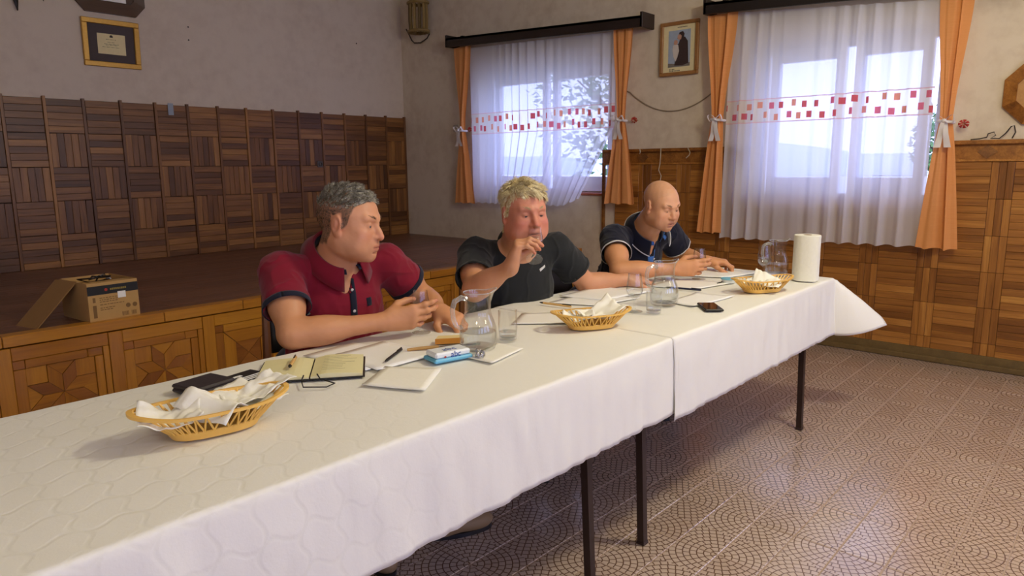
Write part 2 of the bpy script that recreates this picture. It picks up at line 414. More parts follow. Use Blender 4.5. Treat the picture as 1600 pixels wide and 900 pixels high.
for b in range(-1, 13):
    xs = -4.590 + BP * (b - 0) if b >= 0 else -4.590 - BP
    if xs + BP > .02: xs_end = 0
    if xs > -.1: break
    fas('stile', xs, xs + .068, 0, .497, .030, 'amber', True)
    a0, a1 = xs + .068, min(xs + BP, -.002)
    if a1 - a0 < .3: continue
    fas('rail', a0, a1, .43, .497, .026)
    s0, s1, zt = a0 + .052, a0 + .352, .385
    fas('corner_block', a0, s0, .385, .43, .022, 'amber_dark'); fas('rail', s0, s1 - .03, .385, .43, .022); fas('corner_block', s1 - .03, s1 + .04, .385, .43, .020)
    fas('upright', a0, s0, 0, .385, .022, 'amber', True); fas('upright', s1, s1 + .04, 0, .385, .022, 'amber', True); fas('upright', s1 + .04, a1, 0, .43, .026, 'amber', True)
    cx, cz, R = (s0 + s1) / 2, zt - .15, .15
    if (b + 3) % 3 != 2:
        k = R * (math.sqrt(2) - 1)
        for q in range(8):
            an = q * PI / 4; d1 = Vector((math.cos(an), math.sin(an))); d2 = Vector((math.cos(an + PI / 4), math.sin(an + PI / 4)))
            Ls = R * .586
            p1, p2 = d1 * Ls, d2 * Ls; tip = p1 + p2
            poly_piece([(cx, cz), (cx + p1.x, cz + p1.y), (cx + tip.x, cz + tip.y), (cx + p2.x, cz + p2.y)], .016 + .001 * (q % 2), ('amber', 'amber_dark_v', 'amber_v', 'amber_dark')[(q + b) % 4])
        for q in range(4):
            an = q * PI / 2; ca, sa = math.cos(an), math.sin(an); rot = lambda p: (cx + p[0] * ca - p[1] * sa, cz + p[0] * sa + p[1] * ca)
            Ls = R * .586; t1 = Ls * (1 + math.sqrt(.5)); t2 = Ls * math.sqrt(.5)
            poly_piece([rot((Ls, 0)), rot((t1, -t2)), rot((t1, t2))], .012, 'amber')
            poly_piece([rot((t2, t2)), rot((t1, t2)), rot((t1, t1)), rot((t2, t1))], .012, 'amber_v')
    else:
        for q in range(4):
            an = q * PI / 2; ca, sa = math.cos(an), math.sin(an); rot = lambda p: (cx + p[0] * ca - p[1] * sa, cz + p[0] * sa + p[1] * ca)
            m_ = R * .52
            poly_piece([rot((R, -R)), rot((R, R)), rot((m_, m_)), rot((m_, -m_))], .018, 'amber_v' if q % 2 == 0 else 'amber')
            poly_piece([rot((m_, -m_)), rot((m_, m_)), (cx, cz)], .012, 'amber_dark')
xx = -6.15
for L in (.9, .7, .735, .45, .42, .55, .5, .48, .52, .45, .45):
    x1 = min(xx + L, 0)
    if x1 <= xx: break
    me = MB().box(-(x1 - xx) / 2 + .0015, (x1 - xx) / 2 - .0015, -.035, .045, -.05, .004, .003).mesh('nosing'); me.materials.append(M['amber'])
    o = link('nosing', me, stage); o.location = ((xx + x1) / 2, FY, HS); xx = x1

# --- windows
def window(name, win, panes, label):
    y0, y1, z0, z1 = win; X = .17
    fr = MB()
    t = .055
    fr.box(X, X + .07, y0, y1, z0, z0 + t, .004); fr.box(X, X + .07, y0, y1, z1 - t, z1, .004)
    fr.box(X, X + .07, y0, y0 + t, z0 + t, z1 - t, .004); fr.box(X, X + .07, y1 - t, y1, z0 + t, z1 - t, .004)
    o = tag(fr.build(name, M['white_pvc']), label, 'window', kind='structure')
    prev = y1 - t
    for i, (a, b) in enumerate(panes):     # glass from y=a (nearer the stage) to y=b
        sb = MB(); s = .062
        lo, hi = max(b - s, y0 + t * .4), min(a + s, y1 - t * .4)
        zb, zt_ = z0 + .17, z1 - .13
        for (ya, yb, za, zb2) in ((lo, hi, z0 + .03, zb), (lo, hi, zt_, z1 - .03), (lo, b, zb, zt_), (a, hi, zb, zt_)):
            sb.box(X - .02, X + .045, ya, yb, za, zb2, .004)
        so = sb.build('sash', M['white_pvc'], o)
        MB().box(X + .008, X + .014, b - .004, a + .004, zb - .004, zt_ + .004).build('pane', M['pane'], so)
    return o
w1 = window('window_1', W1, [(-1.36, -1.93), (-2.12, -2.70)], 'white two leaf window behind the sheer curtain nearest the stage')
w2 = window('window_2', W2, [(-4.26, -4.67), (-4.86, -5.22)], 'white two leaf window behind the large sheer curtain on the right')
w3 = window('window_3', W3, [(-6.85, -7.3), (-7.42, -7.87)], 'white two leaf window beyond the right edge')
for i_, xm in enumerate(FW):
    fr = MB(); x0, x1 = xm - .85, xm + .85
    for (a, b, c, d) in ((x0, x1, .8, .87), (x0, x1, 2.63, 2.7), (x0, x0 + .07, .87, 2.63), (x1 - .07, x1, .87, 2.63), (xm - .05, xm + .05, .87, 2.63)):
        fr.box(a, b, YF - .2, YF - .12, c, d)
    o = tag(fr.build('window_%d' % (i_ + 4), M['white_pvc']), kind='structure')
    for a, b in ((x0 + .06, xm - .04), (xm + .04, x1 - .06)): MB().box(a, b, YF - .165, YF - .16, .86, 2.64).build('pane', M['pane'], o)
sill_m = wood('sill', [(.2, srgb(120, 60, 44)), (.8, srgb(170, 96, 70))], .5)
for wn, o in ((W1, w1), (W2, w2)):
    MB().box(-.015, .17, wn[0] + .002, wn[1] - .002, wn[2], wn[2] + .022, .003).build('sill', sill_m, o)

# ------------------------------------------------------------------ lamps of the hall (above the frame), the two far ones added as fill
def lamp_mat():
    t = NT('lit_globe'); e = t.n('ShaderNodeEmission', i_Color=(1, .8, .55, 1), i_Strength=4.0)
    t.l(e.outputs[0], t.out.inputs[0]); return t.m
M['globe'] = lamp_mat(); M['brass'] = plain('brass', srgb(180, 140, 70), .3, Metallic=.9)
for i, (x, y, z, p) in enumerate(LAMPS):
    L = thing('ceiling_lamp', ['opal globe ceiling lamp above the right end of the table', 'opal globe ceiling lamp behind the camera on the left', 'opal globe ceiling lamp far behind the camera on the right', 'opal globe ceiling lamp far behind the camera on the left'][i], 'lamp', (x, y, ZC), 0, 'ceiling lamps')
    MB().lathe([(.0, 0), (.07, 0), (.07, -.02), (.015, -.05), (.015, -.22), (.05, -.24), (.05, -.27), (0, -.27)], 24).build('mount', M['brass'], L, True)
    MB().lathe([(.0, -.26), (.06, -.27), (.13, -.33), (.15, -.40), (.13, -.47), (.06, -.53), (0, -.54)], 24).build('globe', M['globe'], L, True)
    ld = bpy.data.lights.new('bulb', 'POINT'); ld.energy = p; ld.color = LAMP_COLOUR; ld.shadow_soft_size = .16
    lo = bpy.data.objects.new('bulb', ld); C.objects.link(lo); lo.parent = L; lo.location = (0, 0, -.62)

# ------------------------------------------------------------------ curtains
def sheer_mat(name, v0, v1):
    t = NT(name)
    uv = t.n('ShaderNodeUVMap', uv_map='UVMap').outputs[0]; sp = t.n('ShaderNodeSeparateXYZ', i_0=uv)
    u, v = sp.outputs[0], sp.outputs[1]
    band = t.math('MULTIPLY', t.math('GREATER_THAN', v, v0), t.math('LESS_THAN', v, v1))
    cw, ch = .105, (v1 - v0) / 2.0
    cu = t.math('DIVIDE', u, cw); cv = t.math('DIVIDE', t.math('SUBTRACT', v, v0), ch)
    row = t.math('FLOOR', cv); cu = t.math('ADD', cu, t.math('MULTIPLY', row, .5))
    iu = t.math('FLOOR', cu); fu = t.math('SUBTRACT', cu, iu); fv = t.math('SUBTRACT', cv, row)
    wn = t.n('ShaderNodeTexWhiteNoise', noise_dimensions='2D', i_Vector=t.n('ShaderNodeCombineXYZ', i_0=iu, i_1=row).outputs[0])
    wc = t.n('ShaderNodeSeparateColor', i_0=wn.outputs[1])
    du = t.math('ABSOLUTE', t.math('SUBTRACT', fu, t.math('ADD', .3, t.math('MULTIPLY', wc.outputs[0], .4))))
    dv = t.math('ABSOLUTE', t.math('SUBTRACT', fv, t.math('ADD', .35, t.math('MULTIPLY', wc.outputs[1], .3))))
    sq = t.math('MULTIPLY', t.math('LESS_THAN', du, .19), t.math('LESS_THAN', dv, .27))
    sq = t.math('MULTIPLY', sq, band)
    pc = t.ramp(wn.outputs[0], [(0, srgb(205, 40, 50)), (.38, srgb(214, 60, 62)), (.42, srgb(240, 140, 100)), (.7, srgb(240, 150, 110)), (.74, srgb(225, 90, 110)), (1, srgb(225, 90, 110))])
    edge = t.math('MAXIMUM', t.math('LESS_THAN', t.math('ABSOLUTE', t.math('SUBTRACT', v, v0)), .004), t.math('LESS_THAN', t.math('ABSOLUTE', t.math('SUBTRACT', v, v1)), .004))
    cloth = t.mix(band, srgb(246, 244, 248), srgb(250, 242, 230)); cloth = t.mix(t.math('MULTIPLY', edge, .5), cloth, srgb(220, 130, 120))
    col = t.mix(t.math('MULTIPLY', sq, .9), cloth, pc)
    df = t.n('ShaderNodeBsdfDiffuse', i_Color=col).outputs[0]; tl = t.n('ShaderNodeBsdfTranslucent', i_Color=col).outputs[0]
    tr = t.n('ShaderNodeBsdfTransparent', i_Color=(1, 1, 1, 1)).outputs[0]
    a = t.n('ShaderNodeMixShader', i_0=.47); t.l(df, a.inputs[1]); t.l(tl, a.inputs[2])
    fac = t.math('ADD', .79, t.math('ADD', t.math('MULTIPLY', sq, .3), t.math('MULTIPLY', edge, .2)))
    b = t.n('ShaderNodeMixShader', i_0=fac); t.l(tr, b.inputs[1]); t.l(a.outputs[0], b.inputs[2])
    t.l(b.outputs[0], t.out.inputs[0]); return t.m
def orange_mat():
    t = NT('apricot_cloth'); n1 = t.noise(t.co('Object', (8, 8, 200)), 1.0, 3)
    col = t.mix(n1, srgb(242, 178, 116), srgb(232, 160, 96))
    df = t.n('ShaderNodeBsdfDiffuse', i_Color=col, i_Roughness=.4).outputs[0]; tl = t.n('ShaderNodeBsdfTranslucent', i_Color=col).outputs[0]
    a = t.n('ShaderNodeMixShader', i_0=.22); t.l(df, a.inputs[1]); t.l(tl, a.inputs[2]); t.l(a.outputs[0], t.out.inputs[0]); return t.m
M['orange'] = orange_mat(); M['ribbon'] = plain('white_ribbon', srgb(232, 226, 226), .6, .03)
def sheet(name, yL, yR, zt, zb, folds, amp, mat, parent=None, x=-.09, NU=150, NV=60, seed=0, pull=None):
    """hanging cloth; yL(v), yR(v) edges for v=0 top .. 1 bottom"""
    ph = [random.Random(seed + i).uniform(0, 6.28) for i in range(6)]
    P = np.zeros((NV, NU, 3)); UV = np.zeros((NV, NU, 2)); W0 = abs(yR(0) - yL(0)) * 1.25
    for i in range(NV):
        v = i / (NV - 1); a, b = yL(v), yR(v); z_ = lambda u: zt(u) + (zb(u) - zt(u)) * v
        for j in range(NU):
            u = j / (NU - 1); th = 2 * PI * folds * u + .8 * math.sin(2 * PI * u * 2.3 + ph[0]) + .5 * math.sin(u * 17 + ph[1] + v * 1.2)
            A = amp * (.55 + .45 * math.sin(u * 9 + ph[2])) * (.5 + .5 * min(1, v * 2.5))
            off = A * (math.sin(th) + .35 * math.sin(2.1 * th + ph[3]))
            zz = z_(u) + (.006 * math.sin(th * .9 + ph[4]) if v > .97 else 0)
            P[i, j] = (x + off, a + (b - a) * u + .25 * A * math.cos(th), zz); UV[i, j] = (u * W0, zz)
    mb = MB().grid(P); me = mb.mesh(name, False); smooth(me)
    l = me.uv_layers.new(name='UVMap'); idx = np.zeros(len(me.loops), np.int32); me.loops.foreach_get('vertex_index', idx)
    l.data.foreach_set('uv', UV.reshape(-1, 2)[idx].ravel().astype(np.float32))
    return link(name, me, parent, mat)
sh1 = sheet('sheer_curtain', lambda v: -1.17 - .02 * v, lambda v: -2.94 + (.0 if v < .55 else (v - .55) / .45 * .38), lambda u: 2.50 - .06 * u, lambda u: .95 + (.0 if u < .85 else (u - .85) * .5), 17, .022, sheer_mat('sheer_print_small', 1.648, 1.848), seed=3)
tag(sh1, 'white sheer curtain with red square band, nearest the stage', 'curtain', 'sheer curtains')
sh2 = sheet('sheer_curtain', lambda v: -3.97 + .02 * v, lambda v: -5.36 + (0 if v < .5 else 0), lambda u: 2.44 - .115 * u, lambda u: .748 + .025 * u, 12, .026, sheer_mat('sheer_print_large', 1.628, 1.795), seed=11)
tag(sh2, 'white sheer curtain with red square band, hanging over the wide window on the right', 'curtain', 'sheer curtains')
def drape(label, top, mid, bot, zt, zm, zb, seed, bowdir=1, ribbon=True):
    root = thing('drape', label, 'curtain', (0, 0, 0), 0, 'apricot side drapes')
    vm = (zt - zm) / (zt - zb)
    def interp(k):
        def f(v):
            if v < vm:
                s = v / vm; s = s * s * (3 - 2 * s) * .75 + .25 * s; return top[k] + (mid[k] - top[k]) * s
            s = (v - vm) / (1 - vm); s = s ** .8; return mid[k] + (bot[k] - mid[k]) * s
        return f
    o = sheet('cloth', interp(0), interp(1), lambda u: zt, lambda u: zb, 2.4, .026, M['orange'], root, x=-.115, NU=60, NV=70, seed=seed)
    cy = (mid[0] + mid[1]) / 2; hw = abs(mid[1] - mid[0]) / 2 + .012
    tb = MB()
    ring = [(-.115 + .048 * math.cos(a), cy + hw * math.sin(a), zm + .006 * math.sin(a)) for a in np.linspace(0, 2 * PI, 25)]
    tb.tube(ring, .010, 6); 
    tie = tb.build('tieback', M['ribbon'], root, True)
    if ribbon:
        for s in (-1, 1):   # loops and tails of the bow
            P = []
            for a in np.linspace(0, 2 * PI, 21):
                rr = .055 * abs(math.sin(a / 2)) ; P.append((cy + s * (rr * (1.0 + .0 * a)), zm + .026 * math.sin(a) + .006 + .010 * abs(math.sin(a / 2))))
            g_ = [[(-.172 + .012 * math.sin(i * .6) + t, p[0], p[1]) for t in (-.011, .011)] for i, p in enumerate(P)]
            MB().grid(g_).build('bow_loop', M['ribbon'], tie, True, recalc=False)
            G = [[(-.172 - .01 * math.sin(k * .7 + s), cy + s * (.006 + .022 * (k / 8)) + q * (.011 + .009 * k / 8), zm - .16 * k / 8) for q in (-1, 0, 1)] for k in range(9)]
            MB().grid(G).build('bow_tail', M['ribbon'], tie, True, recalc=False)
        MB().lathe([(0, -.014), (.012, -.008), (.014, 0), (.012, .008), (0, .014)], 10, (-.178, cy, zm + .004)).build('knot', M['ribbon'], tie, True)
    return root
drape('apricot drape at the left of the small window, by the stage corner', (-.965, -1.215), (-1.03, -1.11), (-.925, -1.235), 2.52, 1.69, .945, 1)
drape('apricot drape at the right of the small window, tied with a white bow', (-2.93, -3.12), (-2.985, -3.055), (-2.865, -3.165), 2.45, 1.70, .99, 2)
drape('apricot drape at the left of the wide window, tied with a white bow', (-3.795, -4.03), (-3.865, -3.945), (-3.77, -3.965), 2.44, 1.66, .785, 5)
drape('wide apricot drape with a white bow at the right end of the wall', (-5.35, -5.535), (-5.41, -5.475), (-5.335, -5.57), 2.36, 1.575, .768, 9)
def pelmet(label, y0, y1, za, zb, h):
    o = MB()
    for (xa, xb, zo, zp) in ((-.19, -.165, 0, h), (-.19, -.02, h - .02, h)):
        o.add([(xa, y0, za + zo), (xb, y0, za + zo), (xb, y1, zb + zo), (xa, y1, zb + zo), (xa, y0, za + zp), (xb, y0, za + zp), (xb, y1, zb + zp), (xa, y1, zb + zp)],
              [(0, 3, 2, 1), (4, 5, 6, 7), (0, 1, 5, 4), (1, 2, 6, 5), (2, 3, 7, 6), (3, 0, 4, 7)])
    o = o.build('board', M['black_wood']); r = thing('curtain_pelmet', label, 'pelmet', (0, 0, 0), 0, 'curtain pelmets'); o.parent = r
    for y, z in ((y0 - .004, za), (y1 + .004, zb)): MB().box(-.19, 0, y - .012, y + .012, z, z + h + (.03 if y < y0 else .03), .002).build('end_board', M['black_wood'], r)
    for y, z in ((y0 - .1, za - .0), (y1 + .1, zb)): MB().box(-.06, 0, y - .015, y + .015, z + h, z + h + .03).build('bracket', M['black_wood'], r)
    MB().tube([(-.1, y0, za + .03), (-.1, y1, zb + .03)], .012, 8).build('rail', M['black_wood'], r)
pelmet('black wooden curtain pelmet over the window nearest the stage', -.93, -3.245, 2.525, 2.425, .088)
pelmet('black wooden curtain pelmet over the wide window on the right', -3.79, -5.75, 2.442, 2.335, .082)
# red artificial flowers on the tie hooks
M['red'] = plain('red_cloth', srgb(176, 50, 40), .7)
for y, z, lab in ((-3.115, 1.70, 'small red cloth flower on hook beside the drape left of the saint picture'), (-1.13, 1.70, 'small red cloth flower on hook at the drape by the stage corner'), (-5.53, 1.56, 'small red cloth flower on hook at the rightmost drape')):
    f = thing('cloth_flower', lab, 'flower', (-.06, y, z), 0, 'tieback flowers'); f.scale = (.7, .7, .7)
    for k in range(7):
        a = 2 * PI * k / 7; P = [[(-.01 - .012 * math.sin(PI * i / 3) + .004 * j, (.006 + .013 * i) * math.cos(a + (j - 1) * .35), (.006 + .011 * i) * math.sin(a + (j - 1) * .35)) for j in range(3)] for i in range(4)]
        MB().grid(P).build('petal', M['red'], f, True, recalc=False)
    MB().tube([(.085, 0, 0), (0, 0, 0)], .005, 6).build('hook', M['brass'], f)

# ------------------------------------------------------------------ things on the walls
M['gilt'] = plain('gilt_frame', srgb(206, 158, 70), .35, .12, 60, Metallic=.35)
M['frame_dark'] = wood('dark_frame', [(.2, srgb(52, 34, 24)), (.8, srgb(84, 58, 40))], .4)
M['mount_dark'] = plain('dark_mount', srgb(74, 62, 60), .7); M['paper'] = plain('paper', srgb(250, 249, 248), .6, .02); M['cream'] = plain('cream_paper', srgb(232, 214, 160), .6, .04)
M['ink'] = plain('ink', srgb(60, 54, 48), .7)
def rect_frame(mb, x0, x1, z0, z1, wd, t, axis):
    for (a, b, c, d) in ((x0, x1, z0, z0 + wd), (x0, x1, z1 - wd, z1), (x0, x0 + wd, z0 + wd, z1 - wd), (x1 - wd, x1, z0 + wd, z1 - wd)):
        if axis == 1: mb.box(a, b, -t, 0, c, d, .004)
        else: mb.box(-t, 0, a, b, c, d, .004)
    return mb
cf = thing('certificate', 'gilt framed certificate hanging on the wall above the stage', 'picture', (-3.047, -.002, 2.333)); cf.rotation_euler = (.05, .0, 0)
rect_frame(MB(), -.215, .215, -.185, .185, .04, .03, 1).build('frame', M['gilt'], cf)
MB().box(-.18, .18, -.012, 0, -.15, .15).build('mount', M['mount_dark'], cf)
crt = MB().box(-.105, .105, -.014, -.012, -.083, .075).build('sheet', M['cream'], cf)
mk = MB(); mk.prism([(-.012 + 0, .048), (.012, .048), (.012, .058), (.006, .066), (-.006, .066), (-.012, .058)], 1, -.0155, -.014)
for zz, ww in ((.03, .04), (.008, .03), (-.006, .055), (-.014, .045), (-.03, .07)):
    n = int(ww * 2 / .011)
    for q in range(n): mk.box(-ww + q * .011, -ww + q * .011 + .007 - .002 * (q % 3), -.0148, -.014, zz, zz + .004)
mk.build('print', M['ink'], crt)
pc = thing('framed_picture', 'dark framed picture with cut corners hanging above the certificate', 'picture', (-3.03, -.002, 2.83))
R_ = .265; oc = [(-R_, -.18), (-.19, -.265), (.19, -.265), (R_, -.18), (R_, .18), (.19, .265), (-.19, .265), (-R_, .18)]
mb = MB(); inn = [(-.185, -.145), (-.15, -.175), (.15, -.175), (.185, -.145), (.185, .145), (.15, .175), (-.15, .175), (-.185, .145)]
for i in range(8):
    j = (i + 1) % 8; a, b, c, d = oc[i], oc[j], inn[j], inn[i]
    mb.add([(a[0], 0, a[1]), (b[0], 0, b[1]), (c[0], 0, c[1]), (d[0], 0, d[1]), (a[0], -.03, a[1]), (b[0], -.03, b[1]), (c[0], -.022, c[1]), (d[0], -.022, d[1])], [(4, 5, 6, 7), (0, 4, 7, 3), (0, 1, 5, 4), (2, 3, 7, 6), (1, 2, 6, 5)])
mb.build('frame', M['frame_dark'], pc)
MB().box(-.185, .185, -.010, 0, -.175, .175).build('mount', M['frame_dark'], pc); MB().box(-.125, .125, -.013, -.010, -.165, .165).build('sheet', M['paper'], pc)
sc = thing('wall_sconce_tail', 'dark pointed tail of a wall ornament at the top left corner', 'ornament', (-3.685, -.03, 2.62))
MB().tube([(0, 0, .25), (0, 0, .05), (0, 0, -.06), (.004, 0, -.125)], [.03, .022, .016, .004], 8).build('tail', M['black_wood'], sc, True)
MB().tube([(.13, .01, .12), (.17, .01, .02), (.185, .01, -.03)], [.004, .004, .003], 6).build('wire', M['black_wood'], sc, True)
MB().box(-.04, .04, .0, .03, .1, .3, .004).build('back_plate', M['black_wood'], sc)
so = thing('socket_outlet', 'small black socket outlet on the parquet panelling', 'socket', (-1.158, -.022, 1.36))
MB().box(-.032, .032, -.012, 0, -.032, .032, .003).build('plate', plain('grey_plate', srgb(90, 82, 78), .5), so)
MB().lathe([(.020, 0), (.020, .006), (.015, .006), (.014, .0), (0, -.001)], 20).build('cup', plain('black_plastic', srgb(16, 15, 16), .4), so)
bpy.data.objects['cup'].rotation_euler = (PI / 2, 0, 0); bpy.data.objects['cup'].location = (0, -.012, 0)
tp = MB().box(-.023, .023, -.002, 0, -.05, .05, 0).build('tape_strip', plain('grey_tape', srgb(150, 158, 170), .4)); tp.location = (-2.63, -.036, 1.835)
tag(tp, 'short strip of grey tape on the panelling top edge', 'tape')
# saint picture: a plain devotional print, dark robed figure with a child
sp = thing('devotional_picture', 'wooden framed devotional print of robed figure with child between the windows', 'picture', (-.004, -3.497, 2.247)); sp.rotation_euler = (0, .0, 0)
M['frame_light'] = wood('light_frame', [(.2, srgb(150, 104, 56)), (.8, srgb(190, 142, 84))], .4)
rect_frame(MB(), -.172, .172, -.21, .21, .028, .028, 0).build('frame', M['frame_light'], sp)
MB().box(-.012, 0, -.148, .148, -.186, .186).build('mount', plain('ivory_mount', srgb(236, 222, 176), .6), sp)
pr = MB().box(-.0135, -.012, -.098, .098, -.142, .142).build('print', plain('pale_blue_print', srgb(168, 182, 204), .6, .08), sp)
def blob(pts, x, mat, nm='print_shape'):
    MB().prism(pts, 0, x - .0006, x).build(nm, mat, pr)
flip = lambda L: [(-a, b) for a, b in L]
M['robe'] = plain('print_brown', srgb(62, 46, 46), .6, .2); M['skinp'] = plain('print_skin', srgb(196, 150, 126), .6); M['whitep'] = plain('print_white', srgb(214, 206, 200), .6); M['ground'] = plain('print_ground', srgb(128, 122, 116), .6)
blob(flip([(-.098, -.142), (.098, -.142), (.098, -.115), (.04, -.125), (-.098, -.11)]), -.0137, M['ground'])
blob(flip([(-.04, -.13), (.03, -.135), (.085, -.12), (.08, -.03), (.075, .05), (.05, .085), (.01, .085), (-.005, .04), (-.035, .02), (-.03, -.05)]), -.0140, M['robe'])
blob(flip([(-.02, .075), (.0, .125), (.03, .13), (.045, .11), (.04, .085), (.015, .07)]), -.0143, M['robe'])
blob(flip([(-.018, .08), (-.015, .105), (.005, .11), (.02, .095), (.015, .07), (-.005, .065)]), -.0146, M['skinp'])
blob(flip([(-.05, .04), (-.045, .065), (-.025, .07), (-.012, .05), (-.02, .03), (-.04, .028)]), -.0148, M['skinp'])
blob(flip([(-.055, .03), (-.01, .03), (.0, -.02), (-.015, -.07), (-.03, -.1), (-.05, -.06), (-.06, -.01)]), -.0150, M['whitep'])
tx = MB()
for zz, a, b in ((.160, -.02, .06), (-.163, -.085, -.045), (-.175, -.085, .0)):
    k = a
    while k < b: wd = random.uniform(.005, .014); tx.box(-.0126, -.012, -k - wd, -k, zz, zz + .007); k += wd + .005
tag(tx.build('lettering', M['ink'], sp), kind='stuff')
# octagonal wooden wall clock cut by the right edge
oc = thing('octagonal_plaque', 'octagonal wooden wall plaque cut by the right edge of the picture', 'plaque', (-.003, -5.905, 1.735))
mb = MB(); k = .19; s_ = k * .42
P8 = [(-k, -s_), (-s_, -k), (s_, -k), (k, -s_), (k, s_), (s_, k), (-s_, k), (-k, s_)]; I8 = [(a * .62, b * .62) for a, b in P8]
for i in range(8):
    j = (i + 1) % 8; a, b, c, d = P8[i], P8[j], I8[j], I8[i]
    MB().add([(0, *a), (0, *b), (0, *c), (0, *d), (-.02, a[0] * .995, a[1] * .995), (-.02, b[0] * .995, b[1] * .995), (-.05, *c), (-.05, *d)], [(4, 5, 6, 7), (0, 4, 7, 3), (0, 1, 5, 4), (2, 3, 7, 6), (1, 2, 6, 5)]).build('segment', M['parquet_gold'], oc)
MB().prism(I8, 0, -.035, 0).build('face', M['frame_light'], oc)
MB().lathe([(0, 0), (.055, 0), (.06, .008), (.05, .014), (0, .014)], 24).build('rosette', M['frame_light'], oc); bpy.data.objects['rosette'].rotation_euler = (0, -PI / 2, 0); bpy.data.objects['rosette'].location = (-.035, 0, 0)
# rustic lantern high in the corner
M['cane'] = wood('cane', [(.2, srgb(104, 84, 46)), (.8, srgb(150, 124, 72))], .6, axis=2)
ln = thing('wall_lantern', 'cane slatted wall lantern high in the room corner', 'lantern', (-.12, -.44, 2.73))
for k in range(11):
    a = 2 * PI * k / 11; x, y = .085 * math.cos(a), .105 * math.sin(a)
    MB().tube([(x * .92, y * .92, 0), (x, y, .15), (x * .95, y * .95, .33)], .0145, 6).build('slat', M['cane'], ln, True)
for z in (.02, .31): MB().tube([(.094 * math.cos(a), .118 * math.sin(a), z) for a in np.linspace(0, 2 * PI, 25)], .017, 6).build('hoop', M['cane'], ln, True)
MB().lathe([(0, .36), (.075, .34), (.06, .4), (0, .42)], 16, (0, -.05, 0)).build('top_cap', M['black_wood'], ln, True)
MB().tube([(.12, 0, .36), (.06, 0, .37), (0, 0, .35)], .012, 6).build('wall_arm', M['black_wood'], ln)
cb = MB().tube([(-.02, -.50, 2.735), (-.03, -.47, 2.69), (-.03, -.42, 2.672), (-.03, -.36, 2.655), (-.03, -.26, 2.665), (-.02, -.205, 2.70), (-.02, -.16, 2.77), (-.02, -.115, 2.83)], .007, 6).build('lamp_cable', M['black_wood'], None, True)
tag(cb, 'dark loose cable looping under the corner lantern', 'cable')
M['cable_grey'] = plain('cable_grey', srgb(150, 134, 112), .6)
pts = [(-.006, -3.0, 1.95)] + [(-.006, -3.0 - .0 - t * .8, 1.95 - .165 * (1 - (2 * t - 1.05) ** 2) - .05 * t) for t in np.linspace(.04, 1, 22)]
tag(MB().tube(pts, .005, 6).build('wall_cable', M['cable_grey'], None, True), 'pale cable sagging across the wall between the two windows', 'cable')
M['wire'] = plain('pale_wire', srgb(190, 176, 150), .5)
for i, (P, lab) in enumerate((
    ([(-.055, -3.172, 1.458), (-.056, -3.18, 1.43), (-.05, -3.168, 1.418)], 'short pale wire hook on the ledge by the small window drape'),
    ([(-.055, -3.376, 1.46), (-.06, -3.378, 1.40), (-.056, -3.372, 1.33), (-.054, -3.36, 1.28), (-.053, -3.385, 1.23), (-.053, -3.375, 1.19), (-.053, -3.383, 1.15)], 'long pale wire hanging down the panelling behind the bald man'),
    ([(-.055, -3.623, 1.456), (-.057, -3.645, 1.42), (-.057, -3.64, 1.40), (-.055, -3.61, 1.375)], 'curled pale wire hanging from the ledge left of the wide window'))):
    tag(MB().tube(P, .004, 6).build('hanging_wire', M['wire'], None, True), lab, 'wire', 'wires on the ledge')
P = [(-.03, -5.57, 1.462), (-.03, -5.62, 1.466), (-.03, -5.655, 1.475), (-.03, -5.66, 1.495), (-.03, -5.69, 1.505), (-.03, -5.70, 1.485), (-.03, -5.675, 1.467), (-.03, -5.72, 1.464), (-.03, -5.75, 1.495), (-.03, -5.775, 1.535), (-.03, -5.79, 1.54), (-.03, -5.80, 1.50), (-.03, -5.785, 1.464)]
tag(MB().tube(P, .0035, 6).build('coiled_cable', M['black_wood'], None, True), 'thin dark cable coiled on the panelling ledge at the right', 'cable')
for px_, z, lab in ((-2.405, 2.55, 'tiny dark nail high on the wall right of the certificate'), (-2.41, 2.44, 'tiny dark nail just below the highest nail right of the certificate'), (-.62, 2.62, 'tiny dark nail on the back wall near the room corner')):
    nl = MB().lathe([(0, .014), (.006, .013), (.007, .010), (.0025, .009), (.002, 0), (0, 0)], 10).build('wall_nail', M['black_wood'], None, True); nl.location = (px_, .001, z); nl.rotation_euler = (PI / 2, 0, 0); tag(nl, lab, 'nail', 'nails in the back wall')
sw = thing('light_switch', 'small grey light switch left of the drape by the stage corner', 'switch', (-.001, -.865, 1.725))
MB().box(-.010, 0, -.038, .038, -.038, .038, .003).build('plate', plain('switch_plate', srgb(178, 168, 152), .5), sw); MB().box(-.015, -.010, -.016, .016, -.026, .026, .002).build('rocker', plain('switch_rocker', srgb(190, 182, 168), .45), sw)

